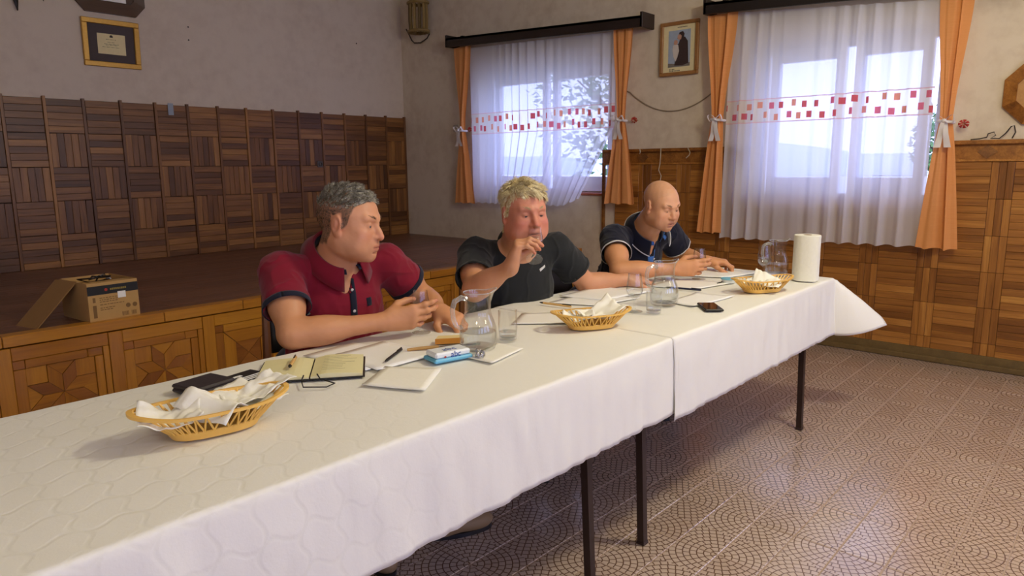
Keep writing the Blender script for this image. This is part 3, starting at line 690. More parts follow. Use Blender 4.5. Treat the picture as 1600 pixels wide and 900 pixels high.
# ------------------------------------------------------------------ outside
M['grass'] = plain('overexposed_ground', srgb(206, 210, 198), .9, .1, .6); M['leaf'] = plain('leaf', srgb(84, 120, 56), .6, .3, 4); M['bark'] = plain('bark', srgb(84, 66, 50), .9, .2, 12)  # ground colour paled to stand in for overexposed daylight outside
gr = tag(MB().box(.36, 160, -90, 70, -.8, -.6).build('outside_ground', M['grass']), kind='structure')
hl = []
P = [[(110 + 14 * i, -110 + 12 * j, -1 + (3 + 3 * i) * (.6 + .5 * nz(j * .31, i * .5, 2)) * min(1, .2 + i * .8)) for j in range(20)] for i in range(4)]
hm = MB().grid(P).build('distant_hill', plain('hazed_hill', srgb(188, 204, 204), .95, .08, .05), None, True, recalc=False); tag(hm, kind='structure')  # pale distance haze is put into the hill's own colour
def tree(lab, x, y, h, rad, seed):
    r = thing('tree', lab, 'tree', (x, y, -.6), 0, 'trees outside the windows'); R = random.Random(seed)
    MB().tube([(0, 0, 0), (.05, .05, h * .35), (.0, .1, h * .7)], [.16, .12, .05], 8).build('trunk', M['bark'], r, True)
    mb = MB()
    for b in range(7):
        a = R.uniform(0, 6.28); mb.tube([(0, .05, h * R.uniform(.3, .55)), (rad * .4 * math.cos(a), rad * .4 * math.sin(a), h * .62), (rad * .8 * math.cos(a), rad * .8 * math.sin(a), h * R.uniform(.65, .9))], [.05, .035, .012], 5)
    mb.build('branches', M['bark'], r, True)
    lf = MB()
    for k in range(1500):
        a = R.uniform(0, 6.28); e = math.asin(R.uniform(-.8, 1)); q = rad * R.uniform(.45, 1) ** .6 * (1 + .25 * math.sin(3 * a + seed) * math.cos(2 * e))
        c = Vector((q * math.cos(a) * math.cos(e), q * math.sin(a) * math.cos(e), h * .66 + q * .95 * math.sin(e)))
        d = Vector((R.gauss(0, 1), R.gauss(0, 1), R.gauss(0, .6))).normalized() * R.uniform(.06, .12); n_ = d.orthogonal().normalized() * d.length * .5
        lf.add([c - d, c + n_, c + d, c - n_], [(0, 1, 2, 3)])
    tag(lf.build('foliage', M['leaf'], r, recalc=False), kind='stuff')
tree('leafy tree outside the small window, left of centre', 5.0, -.1, 4.6, 1.8, 3)
tree('tall leafy tree outside the small window, further right', 10.5, 2.6, 6.5, 2.2, 4)
tree('slender tree far outside the wide window', 16.0, -2.6, 3.6, 1.1, 6)

# ------------------------------------------------------------------ tables and cloths
TZ, TY0, TY1, TXE = .742, -5.285, -4.475, -1.61
M['board'] = wood('table_board', [(.2, srgb(120, 86, 54)), (.8, srgb(160, 120, 80))], .5)
def table(label, x0, x1, legs, far):
    t = thing('folding_table', label, 'table', (0, 0, 0), 0, 'folding tables in a row')
    MB().box(x0, x1, TY0 + .005, TY1 - .005, TZ - .03, TZ - .004, .003).build('tabletop', M['board'], t)
    fr = MB()
    for y in (TY0 + .07, TY1 - .07): fr.box(x0 + .08, x1 - .08, y - .015, y + .015, TZ - .065, TZ - .031)
    for x in (x0 + .1, x1 - .1): fr.box(x - .015, x + .015, TY0 + .07, TY1 - .07, TZ - .065, TZ - .031)
    fr.build('underframe', M['iron'], t)
    for (x, y) in legs + far:
        h = TZ - .066; s = .013; tx = -.045
        vs = [(x - s, y - s, 0), (x + s, y - s, 0), (x + s, y + s, 0), (x - s, y + s, 0), (x - s + tx, y - s, h), (x + s + tx, y - s, h), (x + s + tx, y + s, h), (x - s + tx, y + s, h)]
        lg = MB().add(vs, [(0, 3, 2, 1), (4, 5, 6, 7), (0, 1, 5, 4), (1, 2, 6, 5), (2, 3, 7, 6), (3, 0, 4, 7)]).build('leg', M['iron'], t)
        MB().box(x - .016, x + .016, y - .016, y + .016, 0, .012, .002).build('foot_cap', M['iron'], lg)
        MB().box(x - .09 + tx * .75, x + tx * .75, y - .008, y + .008, .50, .52).build('brace', M['iron'], lg)
    return t
table('folding table with brown steel legs at the window end of the row', -3.44, TXE - .01, [(-1.855, -5.255), (-3.315, -5.235)], [(-1.855, -4.56), (-3.315, -4.56)])
table('folding table with brown steel legs in the middle of the row', -5.20, -3.445, [(-3.618, -5.225), (-5.06, -5.225)], [(-3.618, -4.56), (-5.06, -4.56)])
table('folding table at the near left end of the row', -6.95, -5.205, [(-5.35, -5.23), (-6.8, -5.23)], [(-5.35, -4.56), (-6.8, -4.56)])
def cloth_mat():
    t = NT('damask_paper'); p = t.n('ShaderNodeNewGeometry').outputs['Position']; s = t.n('ShaderNodeSeparateXYZ', i_0=p)
    x = t.math('MULTIPLY', s.outputs[0], 2 * PI / .085); y = t.math('MULTIPLY', t.math('SUBTRACT', s.outputs[1], s.outputs[2]), 2 * PI / .085)
    a = t.math('ABSOLUTE', t.math('SINE', t.math('MULTIPLY', t.math('ADD', x, t.math('MULTIPLY', t.math('SINE', y), .7)), .5)))
    b = t.math('ABSOLUTE', t.math('SINE', t.math('MULTIPLY', t.math('ADD', y, t.math('MULTIPLY', t.math('SINE', x), .7)), .5)))
    e = t.math('MINIMUM', a, b); e = t.n('ShaderNodeMapRange', interpolation_type='SMOOTHSTEP', i_Value=e, i_1=.02, i_2=.30).outputs[0]
    e = t.math('ADD', 1.0, t.math('MULTIPLY', t.math('SUBTRACT', e, 1.0), t.n('ShaderNodeMapRange', i_Value=s.outputs[0], i_1=-4.1, i_2=-4.75).outputs[0]))
    n1 = t.noise(p, 22, 4, .6); n2 = t.noise(p, 220, 2)
    h = t.math('ADD', t.math('MULTIPLY', e, .45), t.math('ADD', t.math('MULTIPLY', n1, 1.1), t.math('MULTIPLY', n2, .15)))
    c = t.mix(t.math('MULTIPLY', e, 1.0), srgb(235, 233, 226), srgb(238, 236, 230))
    t.set(Base_Color=c, Roughness=.75); t.bump(h, .33, .0035); return t.m
M['cloth'] = cloth_mat()
M['cloth'].use_backface_culling = False
def cloth(label, x0, x1, zoff, hem, end=False, seed=0, dy=0.0):
    """paper cloth: x1 is the window end; when end is set it drapes over the table end with a flared corner"""
    n_ = lambda *a: nz(*a)
    drop = TZ + .004 - hem; ov = []
    v = []      # v coordinate across: negative = back overhang, 0..W = top, > W = front overhang (towards the camera)
    Wt = TY1 - TY0
    vs = list(np.linspace(-.24, -.02, 8)) + list(np.linspace(-.01, .01, 4)) + list(np.linspace(.03, Wt - .03, 22)) + list(np.linspace(Wt - .015, Wt + .015, 6)) + list(np.linspace(Wt + .03, Wt + drop, 18))
    us = list(np.arange(x0, x1 - 1e-6, .02)) + [x1]
    if end: us += list(x1 + np.array([.006, .014, .022] + list(np.linspace(.04, .215, 11))))
    rr = .012
    def fold(d):   # overhang distance -> (out, down) with a rounded edge
        if d <= 0: return 0.0, 0.0
        L = rr * PI / 2
        if d < L: a = d / rr; return rr * math.sin(a), rr * (1 - math.cos(a))
        return rr + .03 * (d - L), rr + (d - L)
    P = []
    for u in us:
        row = []
        for v_ in vs:
            a = max(0, u - x1) if end else 0; b = max(0, v_ - Wt); bb = max(0, -v_)
            bx = min(u, x1); by = TY1 - min(max(v_, 0), Wt)
            if a > 0 and (b > 0 or bb > 0):
                q = b if b > 0 else bb; sg = -1 if b > 0 else 1
                th = math.atan2(q, a); rho = math.hypot(a, q); s = .76 * math.sin(2 * th) + .03
                down = rho * math.sqrt(max(0, 1 - s * s)); out = rho * s + rr * min(1, rho / .02)
                x, y, z = bx + out * math.cos(th), by + sg * out * math.sin(th), -down
            else:
                ox, dz1 = fold(a); oy, dz2 = fold(b); ob, dz3 = fold(bb)
                x, y, z = bx + ox, by - oy + ob, -(dz1 + dz2 + dz3)
            hang = min(1, max(a, b, bb) / .1)
            w1 = n_(u * 9 + seed, v_ * 2.2, 1) * .006 + n_(u * 26 + seed, v_ * 5, 3) * .0055 + n_(u * 55, v_ * 7, seed) * .0030
            if b > 0 and a == 0: y += w1 * hang * 1.3 - .004 * hang
            elif a > 0 and b == 0: x += w1 * hang
            elif b > 0 and a > 0: y += w1 * .5
            z += (n_(u * 5 + seed, v_ * 5, 7) * .0018 + n_(u * 16, v_ * 16, 9 + seed) * .0009 + abs(n_(u * 1.1 + seed, v_ * 6, 4)) * .001) * (1 - hang)
            if b > .2 or bb > .2: z += .006 * n_(u * 3, 0, seed + 5)
            row.append((x, y + dy, TZ + zoff + max(z, -.9)))
        P.append(row)
    mb = MB().grid(P); me = mb.mesh('tablecloth', False); smooth(me); o = link('tablecloth', me, None, M['cloth'])
    md = o.modifiers.new('thick', 'SOLIDIFY'); md.thickness = .0012; md.offset = -1
    return tag(o, label, 'tablecloth', 'white paper tablecloths')
cloth('white paper tablecloth with a flared corner at the window end', -3.255, TXE, .0050, .448, True, 2, -.0015)
cloth('white embossed paper tablecloth on the near part of the table', -6.9, -3.225, .0035, .475, False, 11)
TOP = .752     # height on which things rest
TOPB = TOP + .0

# ------------------------------------------------------------------ glassware
M['glass'] = glassy('clear_glass', (.985, .99, .99), 1.5, .5)
M['highlit_thick_glass'] = highlit_thick_glass('highlit_thick_glass')
M['water'] = glassy('water', (.965, .98, .985), 1.45, .6)
def wineglass(label, loc, s=1.0, fill=.0, parent=None, tilt=None):
    g_ = thing('tasting_glass', label, 'glass', loc, 0, 'wine tasting glasses')
    o = [(.0, .004), (.031, .0025), (.032, .0), (.031, -.0)]
    prof = [(0, 0), (.032, 0), (.0325, .002), (.028, .004), (.010, .0075), (.0045, .014), (.0036, .03), (.0040, .047), (.011, .054), (.024, .064), (.0315, .079), (.0325, .092), (.030, .112), (.0255, .138), (.0243, .150), (.0235, .150), (.0247, .138), (.029, .112), (.0313, .092), (.0303, .080), (.0230, .066), (.010, .0575), (0, .0565)]
    prof = [(r * s, z * s) for r, z in prof]
    MB().lathe(prof, 32).build('bowl_and_stem', M['glass'], g_, True)
    if fill > 0:
        inner = [(0, .058), (.010, .0590), (.0227, .0675), (.030, .081), (.0309, .092), (.0286, .112)]
        pr = [(r * .985 * s, z * s) for r, z in inner if z <= fill] ; last = pr[-1]
        pr += [(0, last[1])]
        MB().lathe(pr, 32).build('drink', M['water'], g_, True)
    return g_
def tumbler(label, loc, r=.031, h=.10, fill=.03):
    g_ = thing('tumbler', label, 'glass', loc, 0, 'plain tumblers')
    MB().lathe([(0, 0), (r * .9, 0), (r * .95, .003), (r * 1.02, h * .35), (r * 1.03, h * .6), (r, h), (r - .0012, h), (r * .99, h * .6), (r * .98, h * .35), (r * .88, .009), (0, .008)], 32).build('body', M['glass'], g_, True)
    if fill: MB().lathe([(0, .0095), (r * .86, .0105), (r * .93, fill), (0, fill)], 32).build('drink', M['water'], g_, True)
    return g_
def jug(label, loc, rz, fill=.075, s=1.0):
    g_ = thing('glass_jug', label, 'jug', loc, rz, 'glass water jugs')
    outer = [(0, 0), (.047, 0), (.053, .004), (.058, .02), (.0605, .045), (.0585, .07), (.052, .092), (.0445, .108), (.0412, .124), (.0410, .150), (.0430, .172), (.0455, .183)]
    inner = [(.0430, .183), (.0405, .172), (.0382, .150), (.0384, .124), (.0415, .108), (.0490, .092), (.0555, .07), (.0575, .045), (.055, .022), (.046, .012), (0, .011)]
    n = 40; mb = MB(); prof = outer + inner; vs = []
    for (r, z) in prof:
        for k in range(n):
            a = 2 * PI * k / n; sp_ = max(0, (z - .14) / .043); sp_ = sp_ * sp_
            lip = math.exp(-((a if a < PI else a - 2 * PI) / .30) ** 2)
            rr = r + .022 * lip * sp_; vs.append((rr * math.cos(a) * s, rr * math.sin(a) * s * (1 - .08 * lip * sp_), (z + .008 * lip * sp_) * s))
    N = len(prof)
    mb.add(vs, [(i * n + k, i * n + (k + 1) % n, (i + 1) * n + (k + 1) % n, (i + 1) * n + k) for i in range(N - 1) for k in range(n)])
    mb.build('vessel', M['glass'], g_, True)
    hp = [(-.036, 0, .163), (-.055, 0, .170), (-.078, 0, .160), (-.086, 0, .135), (-.083, 0, .105), (-.074, 0, .082), (-.062, 0, .074), (-.055, 0, .078)]
    MB().tube([tuple(c * s for c in p) for p in hp], [.008 * s, .0085 * s, .0085 * s, .008 * s, .0075 * s, .007 * s, .007 * s, .008 * s], 10).build('handle', M['highlit_thick_glass'], g_, True)
    MB().tube([((.0443 + .022 * math.exp(-((a if a < PI else a - 2 * PI) / .30) ** 2)) * math.cos(a) * s, (.0443 + .018 * math.exp(-((a if a < PI else a - 2 * PI) / .30) ** 2)) * math.sin(a) * s, (.183 + .008 * math.exp(-((a if a < PI else a - 2 * PI) / .30) ** 2)) * s) for a in np.linspace(0, 2 * PI, 49)], .0017 * s, 6).build('rim', M['highlit_thick_glass'], g_, True)
    win = [(0, .0115), (.045, .0125), (.0542, .0225), (.0567, .045), (.0547, .07), (.048, .092), (.0407, .108), (.0376, .124)]
    pr = [(r * s, z * s) for r, z in win if z <= fill]
    r_at = np.interp(fill, [z for _, z in win[1:]], [r for r, _ in win[1:]]); pr += [(r_at * s, fill * s), (0, fill * s)]
    MB().lathe(pr, 40).build('water', M['water'], g_, True)
    return g_
jug('glass jug of water in front of the man in the red polo', (-3.79, -4.905, TOP), math.radians(-22), .058)
jug('glass jug nearly full of water in front of the man in black', (-2.79, -4.995, TOPB), math.radians(-28), .112, .98)
jug('glass jug half hidden behind the paper towel roll', (-1.715, -5.04, TOPB), math.radians(-40), .06, .98)
tumbler('small tumbler with a little water right behind the first jug', (-3.64, -4.895, TOP), fill=.028)
tumbler('small tumbler standing in front of the second jug', (-2.955, -5.045, TOPB), .030, .085, .012)
wineglass('tasting glass left of the second jug', (-2.985, -4.975, TOPB), 1.02, .08)
wineglass('tasting glass with wine beside the third jug and basket', (-1.83, -5.02, TOPB), 1.08, .092)

# ------------------------------------------------------------------ baskets with paper napkins
M['basket'] = plain('yellow_plastic', srgb(238, 190, 96), .38, .05, 20, Subsurface_Weight=.15, Subsurface_Radius=(.02, .012, .004))
M['napkin'] = plain('tissue', srgb(248, 245, 234), .8, .02, 60, .2)
def basket_parts(root, s=1.0):
    """boat shaped openwork basket, long axis local x"""
    L, Wd, H = .138 * s, .080 * s, .058 * s
    def rim(a, f=1.0):
        c, q = math.cos(a), math.sin(a); k = 1 + .16 * abs(c) ** 6
        e = .75
        return L * f * math.copysign(abs(c) ** e, c) * (k if f > .9 else 1), Wd * f * math.copysign(abs(q) ** e, q)
    N = 96; A = [2 * PI * k / N for k in range(N)]
    def lift(a): return .010 * s * abs(math.cos(a)) ** 4
    R = []; 
    for a in A:
        x, y = rim(a); x2, y2 = rim(a, .93)
        R.append([(x, y, H + lift(a)), (x2, y2, H + lift(a)), (x2, y2, H - .006 * s + lift(a)), (x, y, H - .006 * s + lift(a))])
    mb = MB(); vs = [p for r in R for p in r]
    mb.add(vs, [(k * 4 + q, k * 4 + (q + 1) % 4, ((k + 1) % N) * 4 + (q + 1) % 4, ((k + 1) % N) * 4 + q) for k in range(N) for q in range(4)])
    mb.build('rim', M['basket'], root, True, .5)
    mb = MB(); n2 = 48
    ring = [(*rim(2 * PI * k / n2, .70), .016 * s) for k in range(n2)]; ring2 = [(*rim(2 * PI * k / n2, .62), .0) for k in range(n2)]; ring3 = [(*rim(2 * PI * k / n2, .60), .004 * s) for k in range(n2)]; ring4 = [(*rim(2 * PI * k / n2, .68), .018 * s) for k in range(n2)]
    mb.add(ring + ring2 + ring3 + ring4, [(q * n2 + k, q * n2 + (k + 1) % n2, (q + 1) % 4 * n2 + (k + 1) % n2, (q + 1) % 4 * n2 + k) for q in (0, 2, 3) for k in range(n2)] + [tuple(range(n2, 2 * n2)), tuple(range(2 * n2, 3 * n2))])
    mb.build('base', M['basket'], root, True, .5)
    mb = MB(); nw = 40
    for k in range(nw):   # zig-zag bars
        for d in (0, 1):
            a0 = 2 * PI * (k + .5 * d) / nw; a1 = 2 * PI * (k + .5) / nw if d == 0 else 2 * PI * (k + 1) / nw
            if d == 0: p, q = (*rim(a0, .95), H - .003 * s + lift(a0)), (*rim(a1, .69), .016 * s)
            else: p, q = (*rim(a0, .69), .016 * s), (*rim(a1, .95), H - .003 * s + lift(a1))
            mb.tube([p, q], .0022 * s, 5, False)
    mb.build('openwork_side', M['basket'], root, True, recalc=False)
def napkin(label, loc, rz, size, lift, seed, tilt=(0, 0), group='napkins in the baskets', crumple=.010, fold=None):
    """thin crumpled tissue square"""
    R = random.Random(seed); n = 22; P = []
    for i in range(n):
        row = []
        for j in range(n):
            u, v = i / (n - 1) - .5, j / (n - 1) - .5
            z = lift(u, v) + crumple * (nz(u * 4 + seed, v * 4, seed * .3) + .5 * nz(u * 9, v * 9 + seed, 1.7))
            row.append((u * size[0] + crumple * .6 * nz(u * 3, v * 3, seed + 5), v * size[1] + crumple * .6 * nz(u * 3, v * 3, seed + 9), z))
        P.append(row)
    me = MB().grid(P).mesh('napkin', False); smooth(me); o = link('napkin', me, None, M['napkin'])
    md = o.modifiers.new('thick', 'SOLIDIFY'); md.thickness = .0012; md.offset = 0
    o.location = loc; o.rotation_euler = (tilt[0], tilt[1], rz); return tag(o, label, 'napkin', group)
B = [((-4.665, -4.94, TOP), math.radians(-10), 1.06, 'yellow openwork plastic basket nearest the camera, at the left of the table'),
     ((-3.31, -5.0, TOP), math.radians(-30), .96, 'yellow openwork plastic basket in the middle of the table'),
     ((-2.225, -5.175, TOPB), math.radians(-28), 1.0, 'yellow openwork plastic basket beside the paper towel roll')]
names = ['nearest basket', 'middle basket', 'basket by the paper towel roll']
for (loc, rz, s, lab), nm in zip(B, names):
    b = thing('bread_basket', lab, 'basket', loc, rz, 'openwork baskets'); basket_parts(b, s)
def in_basket(k, dx, dy, dz):
    (x, y, z), rz, s, _ = B[k]; c, q = math.cos(rz), math.sin(rz); return (x + (dx * c - dy * q) * s, y + (dx * q + dy * c) * s, z + dz * s)
bowl = lambda d, h: (lambda u, v: h * ((u * 2) ** 2 + (v * 2) ** 2) * .5 + d)
napkin('folded tissue napkin peaking up in the middle of the nearest basket', in_basket(0, .045, .012, .022), B[0][1] + .5, (.20, .15), lambda u, v: .040 * max(0, 1 - abs(u + .28) * 3.4) + .026 * max(0, v * 1.6) + .014 + .02 * u, 3)
napkin('crumpled tissue napkin lying in the left end of the nearest basket', in_basket(0, -.085, -.01, .016), B[0][1] - .2, (.125, .115), lambda u, v: .03 * max(0, abs(u) * 1.7) + .028 * max(0, v) + .020, 8)
napkin('tissue napkin sticking out over the right end of the nearest basket', in_basket(0, .105, .03, .03), B[0][1] + .25, (.14, .10), lambda u, v: .045 * max(0, u + .2) + .012 + .02 * abs(v), 14)
napkin('tissue napkin lining the middle basket', in_basket(1, .04, .005, .018), B[1][1] + .3, (.17, .12), lambda u, v: .03 * (abs(u) + abs(v)) + .05 * max(0, u) * (1 + v) + .014, 21)
napkin('second tissue napkin crumpled in the left of the middle basket', in_basket(1, -.06, -.012, .014), B[1][1] - .4, (.11, .10), lambda u, v: .05 * abs(u) + .02 * abs(v) + .012, 27)
napkin('tissue napkin standing up in the basket by the paper towel roll', in_basket(2, .03, -.005, .02), B[2][1] + .6, (.17, .13), lambda u, v: .095 * max(0, .5 - abs(u - .1) * 1.6) * (v + .8) + .016, 33)
napkin('tissue napkin lying flat in the left of the basket by the towel roll', in_basket(2, -.055, 0, .014), B[2][1], (.11, .10), lambda u, v: .035 * abs(u) + .03 * abs(v) + .014, 39)

# ------------------------------------------------------------------ small things on the table
def flat(name, label, cat, pts, z, t, mat, group=None, curl=0):
    """thin sheet from four table points (counter-clockwise)"""
    c = Vector((sum(p[0] for p in pts) / 4, sum(p[1] for p in pts) / 4, 0)); n = 9; P = []
    for i in range(n):
        for_u = i / (n - 1); row = []
        for j in range(n):
            v = j / (n - 1); a = Vector((*pts[0], 0)).lerp(Vector((*pts[1], 0)), v); b = Vector((*pts[3], 0)).lerp(Vector((*pts[2], 0)), v); p = a.lerp(b, for_u) - c
            row.append((p.x, p.y, curl * ((2 * for_u - 1) ** 4 * (2 * v - 1) ** 2) + .0006 * nz(for_u * 3, v * 3, z * 99)))
        P.append(row)
    me = MB().grid(P).mesh(name, False); smooth(me); o = link(name, me, None, mat); md = o.modifiers.new('thick', 'SOLIDIFY'); md.thickness = t; md.offset = 0
    o.location = (c.x, c.y, z + t / 2); return tag(o, label, cat, group)
G_ = 'paper sheets on the table'
flat('napkin', 'square tissue napkin lying flat left of the cheese packet', 'napkin', [(-4.262, -4.935), (-4.185, -5.10), (-4.02, -4.985), (-4.115, -4.845)], TOP, .0022, M['napkin'], 'napkins lying on the cloth', .002)
flat('napkin', 'folded tissue napkin under the first glass jug', 'napkin', [(-3.89, -4.96), (-3.885, -5.055), (-3.70, -5.015), (-3.70, -4.90)], TOP, .0016, M['napkin'], 'napkins lying on the cloth', .001)
flat('paper_sheet', 'printed sheet under the forearm of the man in red', 'paper', [(-4.20, -4.55), (-4.17, -4.83), (-3.96, -4.80), (-4.0, -4.53)], TOP, .001, M['paper'], G_)
flat('paper_sheet', 'slanted white sheet next to the open notebook', 'paper', [(-4.13, -4.62), (-4.155, -4.86), (-3.90, -4.86), (-3.93, -4.60)], TOP + .0012, .001, M['paper'], G_, .002)
flat('paper_sheet', 'white sheet behind the middle basket', 'paper', [(-3.46, -4.75), (-3.30, -4.92), (-3.14, -4.80), (-3.30, -4.66)], TOP, .001, M['paper'], G_, .001)
flat('paper_sheet', 'white sheet in front of the man in black', 'paper', [(-3.06, -4.60), (-2.98, -4.80), (-2.72, -4.84), (-2.80, -4.58)], TOPB, .001, M['paper'], G_, .001)
flat('paper_sheet', 'upper white sheet beside the hand of the man in black', 'paper', [(-2.92, -4.55), (-2.88, -4.75), (-2.56, -4.80), (-2.62, -4.54)], TOPB + .0015, .003, M['paper'], G_, .002)
flat('paper_sheet', 'white sheet under the right hand of the bald man', 'paper', [(-2.44, -4.70), (-2.38, -4.92), (-2.10, -4.98), (-2.16, -4.70)], TOPB, .001, M['paper'], G_, .002)
flat('paper_sheet', 'white sheets the bald man is reading, at the far end', 'paper', [(-2.06, -4.62), (-1.98, -4.88), (-1.70, -4.95), (-1.76, -4.64)], TOPB, .004, M['paper'], G_, .003)
flat('paper_sheet', 'leaflet with a curled corner behind the phone', 'paper', [(-2.72, -4.97), (-2.76, -5.11), (-2.43, -5.14), (-2.46, -4.97)], TOPB, .001, M['paper'], G_, .006)
# open notebook
M['cream_page'] = plain('lined_cream_page', srgb(236, 228, 178), .7, .03); M['black'] = plain('black_cover', srgb(22, 20, 24), .45)
nb = thing('notebook', 'open notebook with cream pages and black cover', 'notebook', (-4.265, -4.705, TOP), math.radians(-37))
for s in (-1, 1):
    MB().box(.0 if s > 0 else -.148, .148 if s > 0 else 0, -.105, .105, 0, .003, .001).build('cover', M['black'], nb)
    P = [[(s * (.002 + .140 * i / 10), -.1 + .2 * j, .003 + (.013 if s > 0 else .009) * (1 - (i / 10 - .25) ** 2 * .8) * min(1, .35 + i / 4)) for j in range(2)] for i in range(11)]
    mb = MB().grid(P); mb.grid([[(p[0], p[1], .003) for p in r] for r in P]); n0 = len(P)
    for j in range(2): mb.grid([[P[i][j], (P[i][j][0], P[i][j][1], .003)] for i in range(n0)])
    mb.grid([[P[-1][0], P[-1][1]], [(P[-1][0][0], P[-1][0][1], .003), (P[-1][1][0], P[-1][1][1], .003)]])
    pg = mb.build('pages', M['cream_page'], nb)
    if s > 0:
        tx = MB()
        for k in range(9): tx.box(.03, .03 + random.uniform(.05, .095), .075 - k * .017, .0757 - k * .017, .0163, .0166)
        tx.build('handwriting', plain('pencil_lines', srgb(150, 142, 110), .8), pg)
el = [(.02, -.095, .012), (.03, -.12, .004), (.07, -.155, .001), (.05, -.185, .001), (-.01, -.175, .0015), (-.02, -.12, .003), (-.015, -.10, .012)]
MB().tube([(.15 * 0 + p[0], p[1], p[2] + .002) for p in el], .0018, 6).build('elastic_band', M['black'], nb, True)
M['pencil'] = wood('pale_wood', [(.2, srgb(200, 156, 92)), (.8, srgb(226, 186, 122))], .45)
def pen(label, a, b, z, r, m1, m2, cat='pen'):
    a, b = Vector((*a, z + r)), Vector((*b, z + r)); L = (b - a).length; rz = math.atan2(b.y - a.y, b.x - a.x)
    p = thing('ballpoint_pen', label, cat, a, rz, 'pens on the table')
    MB().tube([(L * .12, 0, 0), (L * .7, 0, 0), (L * .97, 0, 0), (L, 0, 0)], [r, r, r, r * .6], 10).build('barrel', m1, p, True)
    MB().tube([(0, 0, 0), (L * .03, 0, 0), (L * .12, 0, 0)], [.0008, r * .55, r], 10).build('tip', m2, p, True)
    MB().box(L * .72, L * .99, -r * .3, r * .3, r * .9, r * 1.5).build('clip', m2, p); return p
M['steel'] = plain('steel', srgb(180, 180, 184), .25, Metallic=.9)
M['navy'] = plain('navy_plastic', srgb(26, 30, 58), .35)
pen('wooden ballpoint pen lying across the open notebook', (-4.335, -4.70), (-4.265, -4.618), TOP + .017, .0052, M['pencil'], M['black'])
pen('black ballpoint pen on the papers of the man in red', (-4.095, -4.82), (-3.97, -4.745), TOP + .004, .0045, M['black'], M['black'])
pen('wooden ballpoint pen behind the middle basket', (-3.10, -4.585), (-3.09, -4.745), TOP + .002, .0045, M['pencil'], M['black'])
pen('dark blue ballpoint pen by the bald man', (-2.43, -4.80), (-2.40, -4.965), TOPB, .0048, M['navy'], M['black'])
pen('thin dark pen beside the blue tub', (-2.17, -4.93), (-2.115, -4.935), TOPB, .003, M['black'], M['black'])
# wallet and card holder
wl = thing('wallet', 'closed dark leather wallet beside the nearest basket', 'wallet', (-4.55, -4.64, TOP), math.radians(12)); M['leather'] = plain('dark_leather', srgb(52, 44, 48), .5, .1, 90, .2)
MB().box(-.06, .06, -.05, .05, 0, .011, .004).build('lower_half', M['leather'], wl); MB().box(-.06, .06, -.05, .05, .0115, .022, .004).build('upper_half', M['leather'], wl)
chh = thing('card_holder', 'open black card holder propped against the notebook', 'holder', (-4.432, -4.635, TOP), math.radians(12))
MB().box(-.055, .055, -.045, .045, 0, .006, .002).build('shell', M['black'], chh); MB().box(-.03, -.002, .008, .02, .006, .0065).build('badge', M['paper'], chh)
for k in range(3): MB().box(-.035, .045, -.035 + k * .012, -.030 + k * .012, .006, .0068).build('card_edge', M['paper'], chh)
# cheese packet
ch = thing('cheese_packet', 'small white and blue spread packet lettered abc', 'packet', (-3.93, -4.915, TOP), math.radians(-13))
M['sky_blue'] = plain('light_blue_plastic', srgb(110, 190, 226), .35); M['pack_white'] = plain('packet_white', srgb(236, 240, 244), .35)
mb = MB(); mb.box(-.066, .066, -.038, .038, 0, .012, .004); mb.build('tray', M['sky_blue'], ch)
MB().box(-.060, .060, -.033, .033, .0115, .030, .005).build('lid', M['pack_white'], ch)
def text(body, size, mat, parent, loc, rot, ext=.0004, name='lettering'):
    cu = bpy.data.curves.new(name, 'FONT'); cu.body = body; cu.size = size; cu.extrude = ext; cu.align_x = 'CENTER'; cu.resolution_u = 3
    o = bpy.data.objects.new(name, cu); C.objects.link(o); dg = bpy.context.evaluated_depsgraph_get(); me = bpy.data.meshes.new_from_object(o.evaluated_get(dg)); bpy.data.objects.remove(o); bpy.data.curves.remove(cu)
    me.materials.clear(); o = tag(link(name, me, parent, mat), kind='stuff'); o.location = loc; o.rotation_euler = rot; return o
M['print_blue'] = plain('print_blue', srgb(30, 70, 150), .4)
text('abc', .026, M['print_blue'], ch, (.008, -.0335, .0125), (PI / 2, 0, 0)); text('abc', .034, M['print_blue'], ch, (.0, -.014, .0303), (0, 0, 0))
MB().prism([(-.034, .016), (-.029, .020), (-.024, .016), (-.029, .013)], 1, -.0342, -.0335).build('red_mark', M['red'], ch)
# knife, wedge, foil scrap, blue tub, phone
kn = thing('table_knife', 'pale handled knife lying behind the spread packet', 'knife', (-3.965, -4.765, TOP + .004), math.radians(-30))
MB().tube([(0, 0, .004), (.04, 0, .005), (.10, 0, .005)], [.004, .0055, .005], 8).build('handle', M['pencil'], kn, True)
MB().prism([(.10, -.008), (.10, .008), (.2, .009), (.225, .0), (.2, -.007)], 2, .003, .0045).build('blade', M['steel'], kn)
wg = thing('cheese_wedge', 'slice of pale cheese with an orange rind beside the first jug', 'cheese', (-3.79, -4.765, TOP), math.radians(-35))
MB().prism([(-.045, -.02), (.045, -.022), (.05, .02), (-.03, .026)], 2, 0, .016).build('body', plain('pale_cheese', srgb(240, 218, 160), .5), wg)
MB().prism([(-.047, -.026), (.047, -.028), (.045, -.0222), (-.045, -.0202)], 2, 0, .017).build('rind', plain('orange_rind', srgb(214, 142, 44), .5), wg)
fo = napkin('crumpled scrap of silver foil beside the cheese packet', (-3.865, -4.985, TOP + .004), .3, (.026, .024), lambda u, v: .012 * (1 - 2 * abs(u)) + .004, 51, group=None, crumple=.012)
fo.name = 'foil_scrap'; fo['category'] = 'foil'; fo.data.materials.clear(); fo.data.materials.append(M['steel'])
if 'group' in fo: del fo['group']
tb = thing('spread_tub', 'small tub with a pale blue lid left of the third basket', 'tub', (-2.10, -4.955, TOPB))
